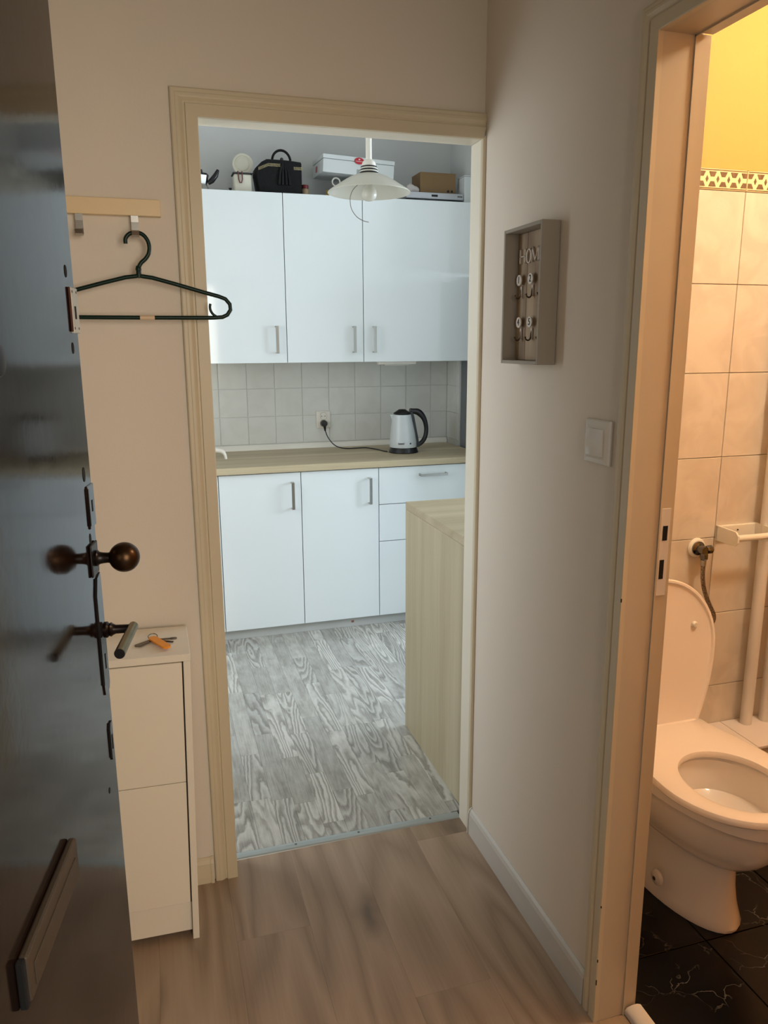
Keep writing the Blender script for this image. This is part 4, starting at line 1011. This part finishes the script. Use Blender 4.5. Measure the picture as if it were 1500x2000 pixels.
# ------------------------------------------------------------------ coat rack + hanger
cr = root('coat_rack', (-1.06, 0, 1.82), 'cream wooden coat rack rail with steel hooks on the beige wall', 'coat rack')
B().box(-1.335, -.829, -.0225, -.0005, 1.8045, 1.841, bev=.0012).build('rail', mat('rail_cream', srgb(232, 206, 160), .35, var=.02), cr)
for xx in (-.889, -1.0105, -1.132, -1.2535):
    g = B(); w2 = .0082
    path = [(-.005, 1.80), (-.005, 1.77), (-.007, 1.757), (-.014, 1.749), (-.026, 1.746), (-.040, 1.749), (-.050, 1.757), (-.056, 1.768)]
    path = [(-.020, 1.8043), (-.020, 1.79), (-.021, 1.772), (-.024, 1.762), (-.032, 1.756), (-.045, 1.755), (-.056, 1.758), (-.062, 1.766)]
    for (y0, z0), (y1, z1) in zip(path, path[1:]): pass
    rg = []
    for i, (y_, z_) in enumerate(path):
        a_ = path[max(i - 1, 0)]; c_ = path[min(i + 1, len(path) - 1)]
        dv_ = Vector((0, c_[0] - a_[0], c_[1] - a_[1])).normalized(); nv = Vector((0, -dv_.z, dv_.y)) * .0013
        P0 = Vector((0, y_, z_))
        rg.append([(xx - w2, P0.y + nv.y, P0.z + nv.z), (xx + w2, P0.y + nv.y, P0.z + nv.z), (xx + w2, P0.y - nv.y, P0.z - nv.z), (xx - w2, P0.y - nv.y, P0.z - nv.z)])
    g.loft(rg).build('hook', M['steel'], cr)

hg = root('coat_hanger', (-.89, -.06, 1.66), 'dark green plastic coat hanger hanging from the right hook of the rack', 'hanger')
hy = -.049
hookp = [(-.9123, 1.7385), (-.9115, 1.750), (-.903, 1.760), (-.889, 1.764), (-.874, 1.760), (-.864, 1.748), (-.8605, 1.733), (-.863, 1.718), (-.871, 1.706), (-.881, 1.697), (-.887, 1.686), (-.888, 1.672)]
g = B().tube(smoothpts([(a, hy, c) for a, c in hookp], 4), .0047, n=12)
g.build('hook', M['green_plastic'], hg, smooth=True)
B().lathe([(0, 1.692), (.005, 1.690), (.0068, 1.684), (.0068, 1.681), (.0058, 1.679), (.0062, 1.664), (0, 1.662)], (-.888, hy, 0), n=16).build('collar', M['green_plastic'], hg, smooth=True)
cx_ = -.888
half = [(.0, 1.668), (.030, 1.664), (.08, 1.651), (.147, 1.6325), (.180, 1.624), (.196, 1.618), (.206, 1.606), (.207, 1.593), (.199, 1.581), (.187, 1.5755), (.165, 1.574), (.12, 1.5737), (.0, 1.5735)]
loop = [(a, c) for a, c in half] + [(-a, c) for a, c in half[::-1][1:-1]]
g = B().tube([(cx_ + a, hy, c) for a, c in loop], .0048, n=12, close=True); g.build('frame', M['green_plastic'], hg, smooth=True)
for s in (1, -1):
    inner = [(.160, 1.6065), (.1585, 1.600), (.1595, 1.591), (.165, 1.582), (.173, 1.5765)]
    B().tube(smoothpts([(cx_ + s * a, hy, c) for a, c in inner], 3), .0032, n=10).build('curl', M['green_plastic'], hg, smooth=True)
B().tube([(-.892, hy, 1.5735), (-.859, hy, 1.5735)], .0052, n=14).build('size_label', mat('label_cream', srgb(226, 196, 160), .5), hg, smooth=True)

# ------------------------------------------------------------------ shoe cabinet
sc_ = root('shoe_cabinet', (-.8527, -.218, 0), 'narrow cream shoe cabinet with two flap fronts, keys on its top', 'cabinet', rot=(0, math.radians(1.5), 0))
W, D, HH = .49, .195, .7895          # local: x from -W to 0, y from 0 (front) to D
def lb(x0, x1, y0, y1, z0, z1, nm, m_, bev=.001, par=sc_):
    return B().box(x0, x1, y0, y1, z0, z1, bev=bev, seg=1).build(nm, m_, par, local=True)
lb(-.016, 0, 0, D, 0, HH - .0185, 'side_panel', M['cab_matt']); lb(-W, -W + .016, 0, D, 0, HH - .0185, 'side_panel', M['cab_matt'])
lb(-W - .001, .001, -.002, D, HH - .018, HH, 'top', M['cab_matt'])
lb(-W + .0165, -.0165, .016, D - .004, .10, HH - .019, 'body', M['dark_seam'], 0)
lb(-W + .018, -.0195, 0.0, .0155, .4535, HH - .0215, 'upper_flap', M['cab_matt'])
lb(-W + .018, -.0195, 0.0, .0155, .1115, .4515, 'lower_flap', M['cab_matt'])
lb(-W + .0165, -.0165, .016, .030, .016, .0995, 'plinth', M['cab_matt'])
# keys
ks = root('key_bunch', (-.905, -.14, .7905), 'bunch of keys with an orange tag on top of the shoe cabinet', 'keys', rot=(0, math.radians(1.5), 0))
KZ = wm(sc_) @ Vector((-.05, .08, HH))
def ktop(x_, y_, dz=0):
    v = wm(sc_).inverted() @ Vector((x_, y_, .79)); q = wm(sc_) @ Vector((v.x, v.y, HH + dz)); return q
ks.location = ktop(-.905, -.14, .0004)
def flat(pts2, z0, z1, nm, m_, bev=False):
    g = B()
    inv = wm(ks).inverted()
    loc = [inv @ Vector((a, c, ks.location.z)) for a, c in pts2]
    g.prism([(p.x, p.y) for p in loc], lambda u, v, d: (u, v, d), z0, z1)
    return g.build(nm, m_, ks, local=True)
def strip(a, c, w_, z0, z1, nm, m_, round_=False):
    a = Vector(a); c = Vector(c); d = (c - a).normalized(); n_ = Vector((-d.y, d.x)) * w_ / 2
    pts_ = []
    if round_:
        for k in range(9):
            an = PI / 2 + PI * k / 8; pts_.append(a + d * math.cos(an) * w_ * .5 + n_ * math.sin(an))
        for k in range(9):
            an = -PI / 2 + PI * k / 8; pts_.append(c + d * math.cos(an) * w_ * .5 + n_ * math.sin(an))
        pts_ = [(p.x, p.y) for p in pts_]
    else: pts_ = [tuple(a + n_), tuple(c + n_), tuple(c - n_), tuple(a - n_)]
    return flat(pts_, z0, z1, nm, m_)
strip((-.915, -.118), (-.885, -.178), .021, .0056, .0096, 'orange_tag', M['orange'], True)
strip((-.917, -.112), (-.953, -.140), .012, .0002, .0022, 'key', M['steel_dark'], True)
strip((-.925, -.125), (-.947, -.148), .010, .0024, .0042, 'key', M['steel_dark'], True)
strip((-.912, -.110), (-.866, -.112), .006, .0002, .0022, 'key', M['steel_dark'], False)
strip((-.870, -.112), (-.863, -.112), .010, .0002, .0022, 'key', M['steel_dark'], True)
strip((-.908, -.122), (-.868, -.142), .006, .0024, .0044, 'key', M['bronze'], False)
inv = wm(ks).inverted()
rc = inv @ Vector((-.916, -.100, ks.location.z))
B().tube([(rc.x + .011 * math.cos(a), rc.y + .011 * math.sin(a), .0058 + .0035 * math.sin(a)) for a in [2 * PI * k / 18 for k in range(18)]], .0011, n=6, close=True).build('key_ring', M['steel_dark'], ks, smooth=True, local=True)

# ------------------------------------------------------------------ front door leaf (open)
AL = .158
dr = root('door_3', (-.9765, -.75, 0), 'dark varnished front door standing open at the left, edge plates worn', 'door', rot=(0, 0, -AL), kind='structure')
# local frame: +x = out of face (normal), -y = towards the hinge, z up
g = B().box(-.042, 0, -.84, 0, .012, 2.035, bev=.002, seg=2); g.build('leaf', M['door'], dr, local=True)
def dl(b_, nm, m_, par=dr, smooth=True):
    # geometry is given in door-local coordinates; move to world for parent chain
    b_.bm.transform(wm(dr)); return b_.build(nm, m_, par, smooth=smooth)
# peep/lock holes and plates : s = distance from edge (-y)
def hole(s, z, ry, rz, nm='bolt_hole'):
    g = B().lathe([(0, .0006), (1, .0006), (1, 0)], (0, 0, 0), axis='X', n=20)
    for v in g.bm.verts: v.co = Vector((v.co.x, v.co.y * ry - s, v.co.z * rz + z))
    return dl(g, nm, M['black_void'])
hole(.040, 1.6128, .006, .0085); hole(.037, 1.507, .0055, .008); hole(.040, 1.3233, .007, .011); hole(.036, 1.2229, .005, .009); hole(.058, .812, .004, .005)
# white upper lock plate wrapping the edge
p1 = dl(B().box(-.02, .0035, -.034, .0015, 1.528, 1.592, bev=.001, seg=1), 'upper_lock_plate', mat('worn_white_metal', srgb(196, 198, 186), .4, metal=.2, bump=.4, bscale=60, var=.12, vscale=60), smooth=False)
dl(B().box(.0002, .0030, -.0385, -.0335, 1.530, 1.592, bev=.001, seg=1), 'rusty_edge', mat('rust', srgb(70, 36, 24), .8, var=.4, vscale=80), p1, False)
dl(B().box(.0033, .0040, -.022, -.014, 1.548, 1.566), 'keyhole', M['black_void'], p1, False)
for s, z in ((.028, 1.586), (.006, 1.586), (.028, 1.535), (.006, 1.535)): dl(B().lathe([(0, .0043), (.002, .0041), (.002, .0034)], (0, -s, z), axis='X', n=8), 'screw', M['steel_dark'], p1)
# recessed dark rim plate
p2 = dl(B().box(-.02, .0022, -.036, .0015, 1.238, 1.304, bev=.0012, seg=1), 'middle_lock_plate', M['door'], smooth=False)
dl(B().box(.0021, .0028, -.036, -.032, 1.243, 1.300), 'plate_shadow', M['black_void'], p2, False)  # black strip standing in for the shade beside the plate
dl(B().box(.0021, .0028, -.018, -.012, 1.262, 1.280, bev=.0006, seg=1), 'keyhole', M['black_void'], p2, False)
# knob with rose
kb = dl(B().box(0.0002, .004, -.052, -.012, 1.166, 1.216, bev=.0015, seg=2), 'knob_rose', M['bronze_dark'], smooth=False)
dl(B().lathe([(0, .004), (.012, .004), (.0125, .007), (.0095, .010), (.0085, .016), (.0080, .022), (.009, .027)], (0, -.030, 1.1915), axis='X', n=24), 'neck', M['bronze_dark'], kb)
dl(B().lathe([(.006, .025)] + [(.0232 * math.sin(a), .0465 - .0232 * math.cos(a)) for a in [.25 + (PI - .25) * k / 16 for k in range(17)]], (0, -.030, 1.1915), axis='X', n=32), 'knob_ball', M['bronze'], kb)
# lever on long plate
lp = dl(B().prism([(-.038, .985), (-.038, 1.132), (-.028, 1.156), (-.004, 1.162), (-.002, 1.15), (-.002, .975), (-.008, .966), (-.034, .966)], lambda u, v, d: (d, u, v), .0002, .0022), 'lever_plate', M['door'], smooth=False)
dl(B().prism([(-.0395, .985), (-.0395, 1.133), (-.0285, 1.158), (-.0275, 1.156), (-.0378, 1.132), (-.0378, .985)], lambda u, v, d: (d, u, v), .0002, .0030), 'plate_shadow', M['black_void'], lp, False)  # shadow line along the plate's left side, modelled as a black strip
dl(B().box(.0021, .0028, -.020, -.016, 1.005, 1.03), 'keyhole', M['black_void'], lp, False)
dl(B().lathe([(0, .004), (.0125, .004), (.013, .009), (.010, .012), (.0115, .015), (.009, .018), (.0072, .022), (.0068, .047)], (0, -.0175, 1.070), axis='X', n=24), 'lever_neck', M['bronze_dark'], lp)
lv = dl(B().tube([(.0475, -.009, 1.0708), (.047, -.06, 1.0695), (.0465, -.116, 1.068)], [.0076, .0078, .0080], n=24), 'lever_grip', mat('lever_brass', srgb(128, 116, 86), .3, metal=.9, bump=.15, bscale=60, var=.25, vscale=30), lp)
dl(B().lathe([(0, 0), (.0073, 0), (.0073, -.002), (0, -.002)], (.0465, -.1157, 1.068), axis='Y', n=24), 'lever_end', M['black_void'], lp)
# small keyhole cover + strip
k3 = dl(B().prism([(-.030, .905), (-.026, .912), (-.014, .912), (-.011, .905), (-.011, .855), (-.014, .848), (-.026, .848), (-.030, .855)], lambda u, v, d: (d, u, v), .0002, .0022), 'lower_escutcheon', M['door'], smooth=False)
dl(B().prism([(-.0315, .905), (-.0265, .9135), (-.0255, .9125), (-.0298, .905), (-.0298, .856), (-.0315, .855)], lambda u, v, d: (d, u, v), .0002, .0028), 'plate_shadow', M['black_void'], k3, False)  # same painted shadow line for the small plate
dl(B().box(.0021, .0028, -.022, -.0185, .865, .89), 'keyhole', M['black_void'], k3, False)
# letter plate
lt = dl(B().box(.0002, .0105, -.485, -.283, .829, .886, bev=.003, seg=2), 'letter_plate', mat('aged_nickel', srgb(64, 54, 42), .55, metal=.0, bump=.1, var=.12, vscale=20), smooth=False)
dl(B().box(.0100, .0122, -.470, -.297, .838, .866, bev=.001), 'letter_flap', lt.data.materials[0], lt, False)
dl(B().box(0.0002, .009, -.494, -.4855, .828, .886, bev=.002), 'end_stop', M['black_void'], lt, False)
# big old lock rosette partially cut at left border
dl(B().lathe([(0, .012), (.016, .010), (.020, .004), (.020, .0002)], (0, -.3655, 1.497), axis='X', n=28), 'spyhole_cover', M['bronze_dark'])

# ------------------------------------------------------------------ key box
kbx = root('key_box', (-.02, -.326, 1.462), 'beige framed wooden key holder box with white numbered hooks on the wall', 'key holder')
KY0, KY1, KZ0, KZ1, KD = -.4205, -.2315, 1.4625, 1.772, .046
def kb_(x0, x1, y0, y1, z0, z1, nm, m_, bev=.0008, par=kbx): return B().box(x0, x1, y0, y1, z0, z1, bev=bev, seg=1).build(nm, m_, par)
kb_(-KD, -.0015, KY0, KY0 + .008, KZ0, KZ1, 'frame_side', M['keybox']); kb_(-KD, -.0015, KY1 - .008, KY1, KZ0, KZ1, 'frame_side', M['keybox'])
kb_(-KD, -.0015, KY0 + .008, KY1 - .008, KZ1 - .008, KZ1, 'frame_top', M['keybox']); kb_(-KD, -.0015, KY0 + .008, KY1 - .008, KZ0, KZ0 + .008, 'frame_bottom', M['keybox'])
for y0, y1 in ((-.2885, KY1 - .0085), (-.3485, -.2895), (KY0 + .0085, -.3495)):
    kb_(-.011, -.0015, y0, y1, KZ0 + .0085, KZ1 - .0085, 'back_plank', M['keywood'])
KX = -.0112
def stroke(g, pts_, w_, closed=False, t0=KX, t1=KX - .0045):
    """polyline strokes on the (y,z) plane; u runs to the right as seen (i.e. -y)"""
    n_ = len(pts_)
    for i in range(n_ if closed else n_ - 1):
        a = Vector(pts_[i]); c = Vector(pts_[(i + 1) % n_]); d = (c - a).normalized(); q = Vector((-d.y, d.x)) * w_ / 2
        a2 = a - d * w_ * .2; c2 = c + d * w_ * .2
        g.prism([tuple(a2 + q), tuple(c2 + q), tuple(c2 - q), tuple(a2 - q)], lambda u, v, e: (e, -u, v), t0, t1)
def letter(ch, u, z, w_, h_):
    g = B(); lw = .0044; tw = .0026
    L, R_ = u, u + w_; b0, t0 = z, z + h_
    def serif(x_, zz, hw=.0028): stroke(g, [(x_ - hw, zz), (x_ + hw, zz)], .0014)
    if ch == 'H':
        stroke(g, [(L + .002, b0), (L + .002, t0)], lw); stroke(g, [(R_ - .002, b0), (R_ - .002, t0)], lw); stroke(g, [(L, (b0 + t0) / 2), (R_, (b0 + t0) / 2)], tw)
        for q in (L + .002, R_ - .002): serif(q, b0); serif(q, t0)
    if ch == 'O':
        c = ((L + R_) / 2, (b0 + t0) / 2); n_ = 22; o1 = []; 
        for k in range(n_):
            a0, a1 = 2 * PI * k / n_, 2 * PI * (k + 1) / n_
            def P(a, f, f2): return (c[0] + math.cos(a) * w_ / 2 * f, c[1] + math.sin(a) * h_ / 2 * f2)
            g.prism([P(a0, 1, 1), P(a1, 1, 1), P(a1, .56, .82), P(a0, .56, .82)], lambda u_, v, e: (e, -u_, v), KX, KX - .0045)
    if ch == 'M':
        stroke(g, [(L + .0015, b0), (L + .0022, t0)], tw); stroke(g, [(R_ - .002, b0), (R_ - .002, t0)], lw)
        stroke(g, [(L + .0022, t0), ((L + R_) / 2, b0 + .002)], lw); stroke(g, [((L + R_) / 2, b0 + .002), (R_ - .002, t0)], tw)
        for q in (L + .002, R_ - .002): serif(q, b0)
    if ch == 'E':
        stroke(g, [(L + .002, b0), (L + .002, t0)], lw)
        for zz in (b0 + .0007, (b0 + t0) / 2, t0 - .0007): stroke(g, [(L, zz), (R_, zz)], tw)
        for zz in (b0 + .002, t0 - .002): stroke(g, [(R_, zz - .0025), (R_, zz + .0025)], .0014)
    return g.build('letter', M['letter_paint'], kbx)
letter('H', .2565, 1.6950, .0290, .031); letter('O', .2885, 1.6925, .0270, .033); letter('M', .3165, 1.6945, .0345, .0315); letter('E', .3545, 1.6945, .0230, .0315)
KN = {1: (.2668, 1.6566), 2: (.3240, 1.6566), 3: (.3800, 1.6566), 4: (.2710, 1.5590), 5: (.3265, 1.5590), 6: (.3810, 1.5590)}
FACE_X = Matrix(((0, 0, -1, 0), (-1, 0, 0, 0), (0, 1, 0, 0), (0, 0, 0, 1)))
for n_, (u, z) in KN.items():
    dk = B().lathe([(0, -.010), (.0125, -.010), (.0125, -.0075), (.0115, -.0068), (0, -.0068)], (-.011, -u, z), axis='X', n=28).build('number_disc', M['enamel'], kbx, smooth=True)
    text_obj(str(n_), .0225, 'numeral', M['ink_black'], dk, Matrix.Translation((-.0214, -u, z)) @ FACE_X, .0003)
    B().box(-.0150, -.0113, -u - .0035, -u + .0035, z - .040, z - .0135, bev=.0012).build('hook_plate', M['enamel'], kbx)
    pth = [(-.013, z - .018), (-.0155, z - .028), (-.0165, z - .037), (-.021, z - .042), (-.0275, z - .040), (-.030, z - .034)]
    B().tube(smoothpts([(a, -u, c) for a, c in pth], 3), [.0019] * 15 + [.003], n=8).build('hook', M['keyhook'], kbx, smooth=True)

# ------------------------------------------------------------------ light switch
sw_ = root('light_switch', (0, -.618, 1.312), 'white single rocker light switch below and right of the key box', 'light switch')
g = B(); a0 = .0445
sy, sz = -.6185, 1.3115
def sq(h, x_): return [(x_, sy - h, sz - h), (x_, sy + h, sz - h), (x_, sy + h, sz + h), (x_, sy - h, sz + h)]
g.loft([sq(.0455, -.0003), sq(.0455, -.005), sq(.043, -.0085), sq(.034, -.0115), sq(.0285, -.0115)]).build('cover_frame', M['switch_white'], sw_)
rg = []
for i in range(9):
    t_ = -1 + 2 * i / 8; zz = sz + t_ * .0275; xx_ = -.0135 + .0025 * (1 - t_ * t_) * -1 + .0012 * t_
    rg.append([(-.0112, sy - .0275, zz), (-.0112, sy + .0275, zz), (xx_ - .001, sy + .0275, zz), (xx_ - .0035, sy, zz), (xx_ - .001, sy - .0275, zz)])
B().loft(rg).build('rocker', M['switch_white'], sw_, smooth=True)

bpy.context.view_layer.update()
